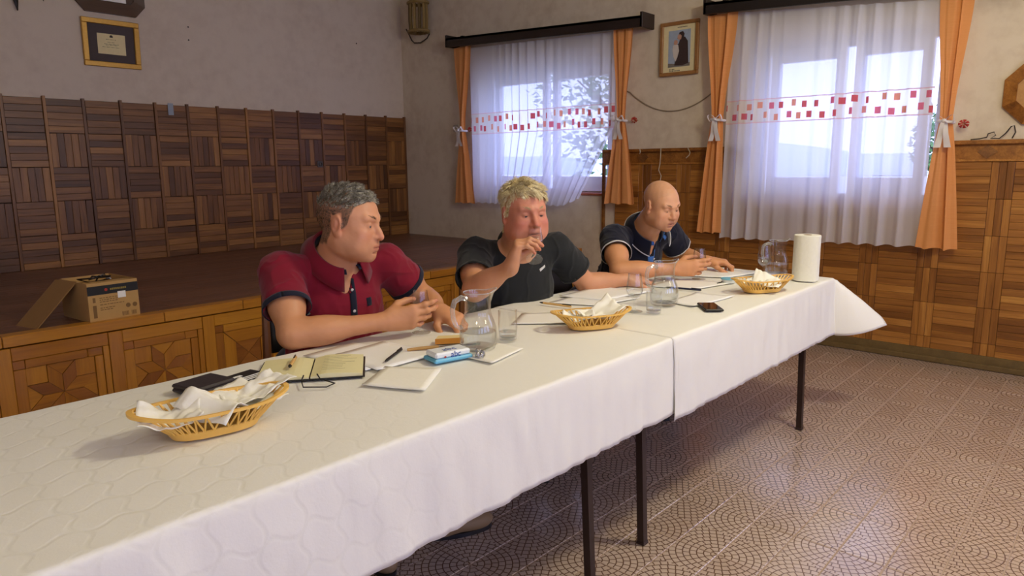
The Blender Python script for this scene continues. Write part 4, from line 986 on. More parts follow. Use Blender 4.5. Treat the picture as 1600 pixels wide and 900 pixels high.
MB().lathe([(0, 0), (.030, 0), (.033, .018), (.0, .018)], 28).build('cup', plain('clear_plastic', srgb(220, 226, 228), .3), tb, True); MB().lathe([(0, .023), (.034, .023), (.0355, .021), (.0355, .0175), (0, .0175)], 28).build('lid', M['sky_blue'], tb, True)
ph = thing('mobile_phone', 'black mobile phone lying face up near the table edge', 'phone', (-2.73, -5.172, TOPB), math.radians(41))
MB().box(-.072, .072, -.036, .036, 0, .009, .003).build('body', M['black'], ph)
scn = NT('dark_screen'); scn.set(Base_Color=(.01, .01, .012), Roughness=.05); MB().box(-.068, .068, -.033, .033, .009, .0095).build('screen', scn.m, ph)
# kitchen roll
pr_ = thing('paper_towel_roll', 'standing white paper towel roll at the end of the table', 'paper roll', (-1.785, -5.212, TOPB))
M['towel'] = plain('towel_paper', srgb(242, 240, 226), .85, .03, 70, .25)
P = [(.020 + (.062 - .020) * 0 + .0, 0)]
MB().lathe([(.020, .0), (.060, .0), (.0625, .003), (.0625, .222), (.060, .2245), (.020, .2245)], 48, closed=True).build('roll', M['towel'], pr_, True)
MB().lathe([(.0185, .0), (.0199, .0), (.0199, .225), (.0185, .225)], 24, closed=True).build('core', plain('cardboard_core', srgb(160, 130, 96), .8), pr_, True)
G = [[((.0632 + .016 * max(0, (a - 3.4)) ** 1.3) * math.cos(a), (.0632 + .016 * max(0, (a - 3.4)) ** 1.3) * math.sin(a), z) for z in (.001, .07, .15, .2235)] for a in np.linspace(2.6, 4.2, 14)]
MB().grid(G).build('loose_sheet', M['towel'], pr_, True, recalc=False)

# ------------------------------------------------------------------ carton on the stage
bx = thing('cardboard_box', 'open printed cardboard carton with one long flap on the stage edge', 'box', (-4.055, -2.33, HS), math.radians(5))
M['card'] = plain('cardboard', srgb(196, 156, 98), .8, .06, 14); M['carddark'] = plain('cardboard_inside', srgb(150, 112, 66), .85, .06, 14)
w_, d_, h_ = .125, .16, .20
for nm, b in (('front_side', (-w_, w_, -d_, -d_ + .004, 0, h_)), ('back_side', (-w_, w_, d_ - .004, d_, 0, h_)), ('left_side', (-w_, -w_ + .004, -d_ + .004, d_ - .004, 0, h_)), ('right_side', (w_ - .004, w_, -d_ + .004, d_ - .004, 0, h_)), ('bottom', (-w_ + .004, w_ - .004, -d_ + .004, d_ - .004, 0, .004))):
    fo_ = MB().box(*b).build(nm, M['card'], bx)
    if nm == 'front_side': fs_ = fo_
MB().box(-w_ * 1.0, w_, -d_ - .0012, -d_, h_ - .062, h_ - .016).build('dark_band', plain('print_black', srgb(30, 30, 36), .6), fs_)
MB().box(.02, .06, -d_ - .002, -d_ - .001, h_ - .09, h_ - .056, 0, Matrix.Rotation(.0, 4, 'Y')).build('sticker', M['paper'], fs_)
kk = MB()
for z, a, b in ((.118, -.07, .02), (.108, -.07, .035), (.098, -.07, .01), (.083, -.07, .05), (.066, -.07, .0), (.056, -.07, -.02)):
    q = a
    while q < b: wd = random.uniform(.006, .016); kk.box(q, q + wd, -d_ - .0008, -d_, z, z + .004); q += wd + .004
for a, b in ((.035, .068), (.082, .108)):
    q = a
    while q < b: wd = random.choice((.0012, .002, .003)); kk.box(q, q + wd, -d_ - .0008, -d_, .012, .034); q += wd + .0022
kk.box(-.105, -.088, -d_ - .0008, -d_, .02, .085); kk.box(-.103, -.090, -d_ - .0008, -d_, .10, .125)
for cx in (.068, .102): kk.prism([(cx + .012 * math.cos(t), .064 + .012 * math.sin(t)) for t in np.linspace(0, 2 * PI, 13)[:-1]], 1, -d_ - .0008, -d_)
kk.build('print', plain('carton_print', srgb(130, 98, 60), .8), fs_)
lm = MB(); q = -.015
while q < .06: wd = random.uniform(.004, .009); lm.box(q, q + wd, -d_ - .0018, -d_ - .0011, h_ - .044, h_ - .034); q += wd + .002
lm.build('band_lettering', plain('print_ochre', srgb(150, 130, 60), .6), fs_)
MB().prism([(-.035 + .008 * math.cos(t), h_ - .039 + .008 * math.sin(t)) for t in np.linspace(0, 2 * PI, 11)[:-1]], 1, -d_ - .0018, -d_ - .0011).build('red_mark', M['red'], fs_)
fl = MB().box(-.30, 0, -.03, .15, 0, .004).build('long_flap', M['carddark'], bx); fl.location = (-w_, -.01, h_); fl.rotation_euler = (0, -math.radians(43), math.radians(10))
fl2 = MB().box(-w_ + .005, w_ - .005, -.09, 0, 0, .004).build('front_flap', M['card'], bx); fl2.location = (0, -d_ + .005, h_); fl2.rotation_euler = (-math.radians(170), 0, 0); fl2.location = (0, -d_ + .1, h_ - .01); fl2.rotation_euler = (math.radians(4), 0, 0)
for k in range(4):
    R = random.Random(k); Pt = [(R.uniform(-.08, .08), R.uniform(-.1, .1), h_ - .004 + .02 * math.sin(i)) for i in range(5)]
    MB().tube(Pt, .004, 6).build('packing_strip', M['black_wood'] if k % 2 else M['steel'], bx, True)
MB().box(-.11, .11, -.14, .14, .004, h_ - .03).build('contents', M['carddark'], bx)
lt = MB().tube([(0, 0, 0), (.02, .004, .001), (.038, 0, 0)], .002, 6).build('paper_scrap', M['paper'], None, True); lt.location = (-2.45, -1.95, HS + .003); tag(lt, 'tiny white paper scrap lying on the stage boards', 'scrap')

# ------------------------------------------------------------------ people: smooth distance fields turned into meshes
class Field:
    def __init__(s, lo, hi, h):
        s.lo = np.array(lo, np.float32); s.h = h; s.n = np.ceil((np.array(hi) - np.array(lo)) / h).astype(int) + 1
        s.D = np.full(s.n, .25, np.float32); s.ax = [s.lo[i] + h * np.arange(s.n[i], dtype=np.float32) for i in range(3)]
    def slab(s, lo, hi):
        a = np.maximum(np.floor((np.array(lo) - s.lo) / s.h).astype(int), 0); b = np.minimum(np.ceil((np.array(hi) - s.lo) / s.h).astype(int) + 1, s.n)
        if (b <= a).any(): return None
        sl = tuple(slice(a[i], b[i]) for i in range(3))
        return sl, s.ax[0][sl[0]][:, None, None], s.ax[1][sl[1]][None, :, None], s.ax[2][sl[2]][None, None, :]
    def put(s, sl, d, k, op):
        a = s.D[sl]
        if op == 'u':
            hh = np.maximum(k - np.abs(a - d), 0) / k; s.D[sl] = np.minimum(a, d) - hh * hh * k * .25
        elif op == 's':
            d = -d; hh = np.maximum(k - np.abs(a - d), 0) / k; s.D[sl] = np.maximum(a, d) + hh * hh * k * .25
        else:
            hh = np.maximum(k - np.abs(a - d), 0) / k; s.D[sl] = np.maximum(a, d) + hh * hh * k * .25
    def rc(s, a, b, ra, rb, k=.02, op='u'):
        a = np.array(a, float); b = np.array(b, float); m = max(ra, rb) + k + 3 * s.h
        q = s.slab(np.minimum(a, b) - m, np.maximum(a, b) + m)
        if q is None: return
        sl, X, Y, Z = q; ba = b - a; L = float(ba @ ba) + 1e-12
        t = np.clip(((X - a[0]) * ba[0] + (Y - a[1]) * ba[1] + (Z - a[2]) * ba[2]) / L, 0, 1).astype(np.float32)
        d = np.sqrt((X - a[0] - t * ba[0]) ** 2 + (Y - a[1] - t * ba[1]) ** 2 + (Z - a[2] - t * ba[2]) ** 2) - (ra + (rb - ra) * t)
        s.put(sl, d.astype(np.float32), k, op)
    def ell(s, c, r, R=None, k=.02, op='u'):
        c = np.array(c, float); r = np.array(r, float); R = np.eye(3) if R is None else np.array(R, float)
        m = np.abs(R.T) @ r + k + 3 * s.h; q = s.slab(c - m, c + m)
        if q is None: return
        sl, X, Y, Z = q; X, Y, Z = X - c[0], Y - c[1], Z - c[2]
        P = [(R[i, 0] * X + R[i, 1] * Y + R[i, 2] * Z) / r[i] for i in range(3)]
        k0 = np.sqrt(P[0] ** 2 + P[1] ** 2 + P[2] ** 2); k1 = np.sqrt((P[0] / r[0]) ** 2 + (P[1] / r[1]) ** 2 + (P[2] / r[2]) ** 2) + 1e-6
        s.put(sl, (k0 * (k0 - 1) / k1).astype(np.float32), k, op)
    def plane(s, p, n, k=.004, box=None):
        """keep the side against n (intersection with half space), within box"""
        p = np.array(p, float); n = np.array(n, float); n /= np.linalg.norm(n)
        q = s.slab(*(box if box is not None else (s.lo, s.lo + s.h * s.n)))
        if q is None: return
        sl, X, Y, Z = q; s.put(sl, ((X - p[0]) * n[0] + (Y - p[1]) * n[1] + (Z - p[2]) * n[2]).astype(np.float32), k, 'i')
    def mesh(s, name, relax=1):
        D = s.D; D[0], D[-1] = .1, .1; D[:, 0], D[:, -1] = .1, .1; D[:, :, 0], D[:, :, -1] = .1, .1
        S_ = D < 0; c = np.zeros(np.array(D.shape) - 1, np.uint8)
        for i in (0, 1):
            for j in (0, 1):
                for k in (0, 1): c += S_[i:S_.shape[0] - 1 + i, j:S_.shape[1] - 1 + j, k:S_.shape[2] - 1 + k]
        m = (c > 0) & (c < 8); idx = np.argwhere(m); shp = c.shape
        lin = (idx[:, 0] * shp[1] + idx[:, 1]) * shp[2] + idx[:, 2]
        acc = np.zeros((len(idx), 3), np.float64); cnt = np.zeros(len(idx))
        cr = [(i, j, k) for i in (0, 1) for j in (0, 1) for k in (0, 1)]
        val = {o: D[idx[:, 0] + o[0], idx[:, 1] + o[1], idx[:, 2] + o[2]].astype(np.float64) for o in cr}
        for o in cr:
            for ax in range(3):
                if o[ax]: continue
                p = list(o); p[ax] = 1; p = tuple(p); a, b = val[o], val[p]; x = (a < 0) != (b < 0)
                t = np.where(x, a / np.where(x, a - b, 1), 0); pos = np.zeros((len(idx), 3)) + np.array(o); pos[:, ax] += t
                acc += np.where(x[:, None], pos, 0); cnt += x
        V = (idx + acc / cnt[:, None]) * s.h + s.lo
        Fs = []
        for ax in range(3):
            a = [slice(None)] * 3; b = [slice(None)] * 3; a[ax] = slice(0, -1); b[ax] = slice(1, None)
            e = np.argwhere(S_[tuple(a)] != S_[tuple(b)]); u, w_ = (ax + 1) % 3, (ax + 2) % 3
            ok = (e[:, u] > 0) & (e[:, w_] > 0) & (e[:, u] < shp[u]) & (e[:, w_] < shp[w_]); e = e[ok]
            ins = S_[e[:, 0], e[:, 1], e[:, 2]]; q = []
            for du, dw in ((-1, -1), (0, -1), (0, 0), (-1, 0)):
                p = e.copy(); p[:, u] += du; p[:, w_] += dw; q.append(np.searchsorted(lin, (p[:, 0] * shp[1] + p[:, 1]) * shp[2] + p[:, 2]))
            q = np.stack(q, 1); q[~ins] = q[~ins][:, ::-1]; Fs.append(q)
        Fc = np.concatenate(Fs)
        for _ in range(relax):   # light smoothing along the quads
            sm = np.zeros_like(V); ct = np.zeros(len(V))
            for a, b in ((0, 1), (1, 2), (2, 3), (3, 0)):
                np.add.at(sm, Fc[:, a], V[Fc[:, b]]); np.add.at(ct, Fc[:, a], 1)
            V = V * .5 + (sm / np.maximum(ct, 1)[:, None]) * .5
        return V, Fc
def np_mesh(name, V, Fc):
    me = bpy.data.meshes.new(name); me.vertices.add(len(V)); me.vertices.foreach_set('co', V.astype(np.float32).ravel())
    me.loops.add(Fc.size); me.loops.foreach_set('vertex_index', Fc.astype(np.int32).ravel())
    me.polygons.add(len(Fc)); me.polygons.foreach_set('loop_start', np.arange(0, Fc.size, 4, dtype=np.int32)); me.polygons.foreach_set('loop_total', np.full(len(Fc), 4, np.int32))
    me.update(calc_edges=True); me.validate(); me.polygons.foreach_set('use_smooth', np.ones(len(me.polygons), bool)); return me
def vnormals(V, Fc):
    n = np.cross(V[Fc[:, 2]] - V[Fc[:, 0]], V[Fc[:, 3]] - V[Fc[:, 1]]); N = np.zeros_like(V)
    for k in range(4): np.add.at(N, Fc[:, k], n)
    return N / (np.linalg.norm(N, axis=1)[:, None] + 1e-12)
def sinoise(P, f, seed, octv=3):
    """cheap smooth noise from rotated sines"""
    r = np.random.default_rng(seed); o = np.zeros(len(P)); a = 1
    for q in range(octv):
        for _ in range(4):
            d = r.normal(size=3); d *= f / np.linalg.norm(d); o += a * np.sin(P @ d + r.uniform(0, 6.28)) * .35
        f *= 2; a *= .5
    return o
def A3(v): return np.array(v[:], float)
def unit(v): v = np.array(v, float); return v / np.linalg.norm(v)
def sstep(x, a, b): t = np.clip((x - a) / (b - a), 0, 1); return t * t * (3 - 2 * t)

def skin_mat(name, base, rosy):
    t = NT(name); a = t.n('ShaderNodeAttribute', attribute_name='tone'); col = a.outputs['Color']
    p = t.n('ShaderNodeNewGeometry').outputs['Position']; n1 = t.noise(p, 45, 4); n2 = t.noise(p, 420, 3)
    c = t.mix(t.math('MULTIPLY', n1, .30), col, t.mix(1.0, col, (*rosy, 1), 'MULTIPLY'))
    t.set(Base_Color=c, Roughness=.48, Subsurface_Weight=.12, Subsurface_Radius=(.012, .005, .003), Subsurface_Scale=.5, Specular_IOR_Level=.4)
    t.bump(t.math('ADD', n2, t.math('MULTIPLY', n1, .6)), .12, .0015); return t.m
def fabric_mat(name, col, var=.18, rough=.85):
    t = NT(name); p = t.n('ShaderNodeNewGeometry').outputs['Position']; n1 = t.noise(p, 16, 4); n2 = t.noise(p, 900, 2)
    c2 = tuple(x * (1 - var) for x in col); t.set(Base_Color=t.mix(n1, col, c2), Roughness=rough, Sheen_Weight=.15, Sheen_Roughness=.5, Specular_IOR_Level=.2)
    t.bump(t.math('ADD', n1, t.math('MULTIPLY', n2, .5)), .2, .003); return t.m

def head(Fd, H, B, s, spec):
    """H centre, B rows = person's left, forward, up"""
    B = np.array(B); Wp = lambda x, y, z: H + s * (x * B[0] + y * B[1] + z * B[2]); e = lambda c, r, k=.015, op='u', R=None: Fd.ell(Wp(*c), np.array(r) * s, B if R is None else R @ B, k * s, op)
    r_ = lambda a, b, ra, rb, k=.012, op='u': Fd.rc(Wp(*a), Wp(*b), ra * s, rb * s, k * s, op)
    fat = spec.get('fat', 0)
    e((0, -.014, .030), (.0775, .098, .088)); e((0, .034, .005), (.066, .058, .080), .03); e((0, .030, -.045), (.061 + fat, .060, .066), .03)
    e((0, .046, -.088), (.043 + fat, .043, .036), .03); e((0, .079, -.105), (.020, .016, .016), .022)
    for q in (-1, 1):
        e((q * .050, .006, -.066), (.022 + fat, .034, .036), .03); e((q * .043, .066, -.036), (.024, .022, .022), .024)
        e((q * (.040 + fat), .052, -.070), (.022 + fat, .028, .028), .025)
    e((0, .082, -.066), (.030, .020, .026), .02)
    r_((-.044, .076, .022), (-.012, .089, .018), .010, .011, .014); r_((.044, .076, .022), (.012, .089, .018), .010, .011, .014)
    for q in (-1, 1): e((q * .032, .099, -.001), (.019, .016, .0125), .012, 's')
    for q in (-1, 1): e((q * .0315, .0765, -.002), (.0158, .0150, .0142), .004)
    r_((0, .086, .012), (0, .1035, -.022), .0085, .0105, .010); r_((0, .1035, -.022), (0, .1105, -.036), .0105, .0132, .008)
    for q in (-1, 1):
        e((q * .0145, .0965, -.039), (.0085, .0115, .0085), .007); e((q * .0075, .105, -.0465), (.0042, .005, .003), .003, 's')
    op = spec.get('lips', 1.0)
    e((0, .0935, -.0665), (.0235, .0105, .0055 * op), .006); e((0, .0925, -.0775), (.0205, .0105, .0065 * op), .006)
    e((0, .1035, -.0718), (.026, .0085, .0015), .0025, 's'); e((0, .094, -.089), (.016, .006, .004), .006, 's')
    lid = spec.get('lid', .0)
    for q in (-1, 1): e((q * .0315, .0925, -.0045 - lid), (.0125, .0065, spec.get('slit', .0026)), .0025, 's')
    for q in (-1, 1):   # ears
        ca, sa = math.cos(.25), math.sin(.25); Re = np.array([[ca, -q * sa * 1.3, 0], [q * sa * 1.3, ca, 0], [0, 0, 1]]); Re[0] /= np.linalg.norm(Re[0]); Re[1] /= np.linalg.norm(Re[1])
        e((q * .079, -.008, -.008), (.0085, .0205, .033), .006, 'u', Re); e((q * .0865, -.005, -.004), (.0065, .0125, .021), .004, 's', Re)
        e((q * .079, .000, -.034), (.0065, .010, .011), .006); e((q * .080, .010, -.010), (.0055, .0055, .009), .005); e((q * .0815, -.010, -.004), (.0045, .0075, .014), .003, 'u', Re)
HAIRLINE = ([-.14, -.045, -.034, -.028, .006, .013, .027, .034, .050, .068, .088], [-.080, -.074, -.045, .026, .028, -.012, -.010, .030, .054, .070, .080])
def hair_mask(L, spec):
    x, y, z = L.T; up = spec.get('hair_up', 0); thr = np.interp(y, *HAIRLINE) + up * sstep(y, .02, .06) - spec.get('ear_cover', 0) * sstep(-y, -.02, -.01) + .006 * sinoise(L, 130, 2, 2)
    return sstep(z - thr, -.004, .007)
def head_tone(V, H, B, s, spec, skin, rosy):
    L = (V - H) @ np.array(B).T / s; x, y, z = L.T; g_ = lambda c, r: np.exp(-(((x - c[0]) / r[0]) ** 2 + ((y - c[1]) / r[1]) ** 2 + ((z - c[2]) / r[2]) ** 2))
    T = np.tile(np.array(skin), (len(V), 1)); mixc = lambda w_, c: T.__iadd__((np.array(c) - T) * np.clip(w_, 0, 1)[:, None])
    red = spec.get('red', .5); ax = np.abs(x)
    gx = lambda c, r: np.exp(-(((ax - c[0]) / r[0]) ** 2 + ((y - c[1]) / r[1]) ** 2 + ((z - c[2]) / r[2]) ** 2))
    mixc(red * .8 * gx((.046, .07, -.035), (.026, .035, .024)), rosy); mixc(red * g_((0, .112, -.036), (.016, .02, .016)), rosy); mixc(red * .7 * gx((.08, -.005, -.01), (.018, .03, .04)), rosy)
    if spec.get('allred'): mixc(spec['allred'] * sstep(y, -.02, .05) * sstep(-z, -.09, -.04), rosy)
    lip = sstep(np.exp(-(x / .024) ** 4 - ((z + .072) / .0105) ** 4) * (y > .075), .3, .7); mixc(lip * .65, spec.get('lipc', np.array(rosy) * .72))
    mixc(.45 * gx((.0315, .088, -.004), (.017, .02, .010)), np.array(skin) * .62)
    mixc(sstep(np.exp(-(x / .027) ** 4 - ((z + .0718) / .0026) ** 2) * (y > .07), .3, .9) * .8, np.array(rosy) * .3)
    st = spec.get('stubble', 0)
    if st:
        m = sstep(-z, .045, .062) * sstep(y, -.03, .02) * (1 - lip); mixc(st * m, np.array(skin) * np.array((.62, .60, .60)))
    sd = spec.get('fade')
    if sd is not None:   # hair bearing scalp
        m = hair_mask(L, spec) * (.82 + .18 * np.sign(sinoise(L, 1500, 5, 1))); mixc(np.clip(m, 0, 1) * spec.get('fade_w', .8), sd)
    return T
def hand(Fd, wst, d, n, side, curls, thumb, s=1.0, spread=.06, base=None):
    """curls: four (knuckle, middle, tip) bend angles, thumb: two directions in (along, thumbward, palmward)"""
    d = unit(d); n = np.array(n, float); n = unit(n - d * (n @ d)); lat = np.cross(d, n) * side; wst = np.array(wst, float)
    if base is None: base = wst
    offs = (.030, .0105, -.0095, -.0285); mets = (.089, .092, .086, .078); Ls = ((.043, .026, .021), (.047, .030, .022), (.043, .028, .021), (.034, .021, .019)); rad = (.0098, .0100, .0094, .0084)
    tips = []
    for i in range(4):
        kn = wst + s * (d * mets[i] + lat * offs[i] - n * (.004 if i in (1, 2) else 0)); st = wst + s * (d * .012 + lat * offs[i] * .55)
        Fd.rc(st, kn, .0165 * s, .0122 * s, .018)
        a = 0; p = kn; sp = (1.5 - i) * spread
        for j in range(3):
            a += curls[i][j]; dr = (d * math.cos(a) + n * math.sin(a)); dr = unit(dr + lat * sp * math.cos(a)); q = p + dr * Ls[i][j] * s
            r0 = rad[i] * (1.0, .92, .82)[j] * s; r1 = rad[i] * (.92, .82, .70)[j] * s; Fd.rc(p, q, r0, r1, .006 if j else .010)
            Fd.ell(p, (r0 * 1.06,) * 3, None, .005) ; p = q
        tips.append(p)
    Fd.ell(wst + s * (d * .045 + n * .004), np.array((.040, .034, .0155)) * s, np.stack([d, lat, n]), .02)
    vec = lambda t: unit(d * t[0] + lat * t[1] + n * t[2])
    tb = wst + s * (d * .022 + lat * .024 + n * .006); t1 = tb + vec(thumb[0]) * .044 * s; t2 = t1 + vec(thumb[1]) * .034 * s; t3 = t2 + vec(thumb[2] if len(thumb) > 2 else thumb[1]) * .027 * s
    Fd.rc(tb, t1, .0175 * s, .0132 * s, .016); Fd.rc(t1, t2, .0125 * s, .0112 * s, .006); Fd.rc(t2, t3, .0112 * s, .0088 * s, .005); tips.append(t3)
    return tips
def hair_strands(name, parent, mat, pts, nrm, comb, length, rad, bend, seed, segs=3, per=22, lock=1.0):
    R = np.random.default_rng(seed); mb_v = []; mb_f = []; n0 = 0
    gi = R.choice(len(pts), min(len(pts), max(8, len(pts) // per)), replace=False); gp = pts[gi]; gj = R.normal(size=(len(gi), 3)); gl = R.uniform(.75, 1.25, len(gi))
    for p, nv in zip(pts, nrm):
        g_ = int(np.argmin(((gp - p) ** 2).sum(1))); c = comb(p, nv); c = c - nv * (c @ nv); c = c / (np.linalg.norm(c) + 1e-9); L = (length(p) if callable(length) else length) * gl[g_] * R.uniform(.85, 1.12)
        jit = gj[g_] * .34 * lock + R.normal(size=3) * .12; rad_ = rad * R.uniform(.7, 1.3); pull = (gp[g_] - p) * (.55 * lock / max(L, 1e-4))
        dr = unit(nv * bend[0] + c * bend[1] + jit * .6 + pull); q = p - nv * .002; side = unit(np.cross(dr, nv) + 1e-6); lay = []
        for k in range(segs + 1):
            r = rad_ * (1 - (k / segs) ** 1.6 * .92); up = np.cross(side, dr); lay.append([q + side * r, q - side * r * .5 + up * r * .8, q - side * r * .5 - up * r * .8])
            q = q + dr * L / segs; dr = unit(dr + c * bend[2] - nv * bend[3] + jit * .15)
        for l in lay: mb_v += l
        for k in range(segs):
            for j in range(3): a = n0 + k * 3 + j; b = n0 + k * 3 + (j + 1) % 3; mb_f.append((a, b, b + 3, a + 3))
        n0 += 3 * (segs + 1)
    me = np_mesh(name, np.array(mb_v), np.array(mb_f)); o = link(name, me, parent, mat); return tag(o, kind='stuff')
def sample_surface(V, N, mask, count, seed):
    R = np.random.default_rng(seed); ids = np.nonzero(mask)[0]; ids = R.choice(ids, min(count, len(ids)), replace=False); return V[ids], N[ids]
def ring_band(name, V, Fc, axis_a, axis_b, t0, t1, off, mat, parent, n=40, rmax=.16, thick=.0025):
    """band of cloth that follows a sleeve between two stations along an axis"""
    from mathutils.bvhtree import BVHTree
    bv = BVHTree.FromPolygons([tuple(v) for v in V], [tuple(f) for f in Fc]); a, b = Vector(axis_a), Vector(axis_b); ax = (b - a).normalized(); u = ax.orthogonal().normalized(); w_ = ax.cross(u); P = []
    prev = [.07] * n
    for t in np.linspace(t0, t1, 5):
        c = a.lerp(b, t); row = []
        for k in range(n + 1):
            an = 2 * PI * k / n; d = u * math.cos(an) + w_ * math.sin(an); h = bv.ray_cast(c + d * rmax, -d, rmax)
            r = (rmax - h[3]) if h[0] else prev[k % n]
            prev[k % n] = r; row.append(c + d * (r + off))
        P.append(row)
    o = MB().grid(P).build(name, mat, parent, True, recalc=True); md = o.modifiers.new('thick', 'SOLIDIFY'); md.thickness = thick; md.offset = 0; return o
def shirt_strip(name, V, Fc, p0, p1, fwd, width, off, mat, parent, n=14, taper=1.0):
    """vertical strip laid on the front of a shirt between two points"""
    from mathutils.bvhtree import BVHTree
    bv = BVHTree.FromPolygons([tuple(v) for v in V], [tuple(f) for f in Fc]); p0, p1, f = Vector(p0), Vector(p1), Vector(fwd).normalized(); sd = f.cross((p1 - p0).normalized()).normalized(); P = []
    for i in range(n):
        t = i / (n - 1); row = []
        for j in (-1, -.33, .33, 1):
            c = p0.lerp(p1, t) + sd * j * width * .5 * (1 + (taper - 1) * t); h = bv.ray_cast(c + f * .3, -f, .6); q = (h[0] if h[0] else c) + f * off; row.append(q)
        P.append(row)
    o = MB().grid(P).build(name, mat, parent, True); md = o.modifiers.new('thick', 'SOLIDIFY'); md.thickness = .002; md.offset = 0; return o, P
def collar(name, N0, up, fwd, r, mat, parent, open_deg=26, stand=.032, fall=.046, flare=.030, trim=None, seed=0, tight=.10):
    """polo collar: standing band round the neck folding over into a leaf"""
    up = Vector(up).normalized(); fwd = Vector(fwd); fwd = (fwd - up * fwd.dot(up)).normalized(); lf = up.cross(fwd); N0 = Vector(N0)
    def ringpt(a, rad, hgt):
        rad = rad * (1 - tight * (.5 - .5 * math.cos(a)) ** 2); return N0 + (lf * math.sin(a) + fwd * math.cos(a) * 1.08) * rad + up * hgt
    A = np.radians(np.linspace(open_deg, 360 - open_deg, 60)); P = []
    for a in A:
        fr = .5 + .5 * math.cos(a); dip = -.030 * fr ** 2; pt = fr ** 6
        P.append([ringpt(a, r + .004, dip - .012), ringpt(a, r + .002, dip + stand * .6), ringpt(a, r + .003, dip + stand), ringpt(a, r + .009, dip + stand + .002), ringpt(a, r + .014 + flare * .35, dip + stand - fall * .45), ringpt(a, r + .016 + flare * (1 + .3 * pt), dip + stand - fall * (1 + .55 * pt))])
    o = MB().grid(P).build(name, mat, parent, True, 1.2, recalc=True); md = o.modifiers.new('thick', 'SOLIDIFY'); md.thickness = .0028; md.offset = 0
    if trim: MB().tube([p[-1] + (p[-1] - N0).normalized() * .002 for p in P], .0028, 6).build('collar_piping', trim, o, True)
    return o
def eyes(parent, H, B, s, iris, lid=0.0, gaze=(0, 0), brow=None, browl=.0):
    B = np.array(B); Wp = lambda x, y, z: H + s * (x * B[0] + y * B[1] + z * B[2])
    for q in (-1, 1):
        c = Wp(q * .0315, .0770, -.0035 - lid * .5); gz = unit(B[1] + gaze[0] * B[0] + gaze[1] * B[2]); u = unit(np.cross(gz, B[2])); v = np.cross(u, gz); mb = MB(); vs = []; n = 20; m = 14
        for i in range(m + 1):
            th = PI * i / m
            for k in range(n): a = 2 * PI * k / n; vs.append(c + .0126 * s * (math.cos(th) * gz + math.sin(th) * (math.cos(a) * u + math.sin(a) * v)))
        for i in range(m):
            mb.m = 0 if i >= 4 else (2 if i < 2 else 1)
            for k in range(n): mb.f.append((i * n + k, i * n + (k + 1) % n, (i + 1) * n + (k + 1) % n, (i + 1) * n + k)); mb.mi.append(mb.m)
        mb.v = [tuple(p) for p in vs]; mb.build('eye', [M['eye_white'], iris, M['black']], parent, True, recalc=False)
        if brow:
            bb = MB(); R = random.Random(q + 5)
            for k in range(46):
                t = R.random(); x = .014 + .036 * t; yy = .0985 - .020 * t * t - .004 * t; zz = .0215 + .006 * math.sin(t * 2.4) + R.uniform(-.0035, .0035) + browl
                a = Wp(q * x, yy, zz); b = a + s * (q * B[0] * .007 + B[1] * .0015 * (1 - t) - B[1] * .003 * t + B[2] * R.uniform(-.001, .003)); bb.tube([a, (a + b) / 2 + .0006 * B[1], b], [.0008, .0008, .0002], 4, False)
            tag(bb.build('eyebrow', brow, parent, True, recalc=False), kind='stuff')
M['eye_white'] = plain('eye_white', srgb(214, 206, 200), .25, .03)

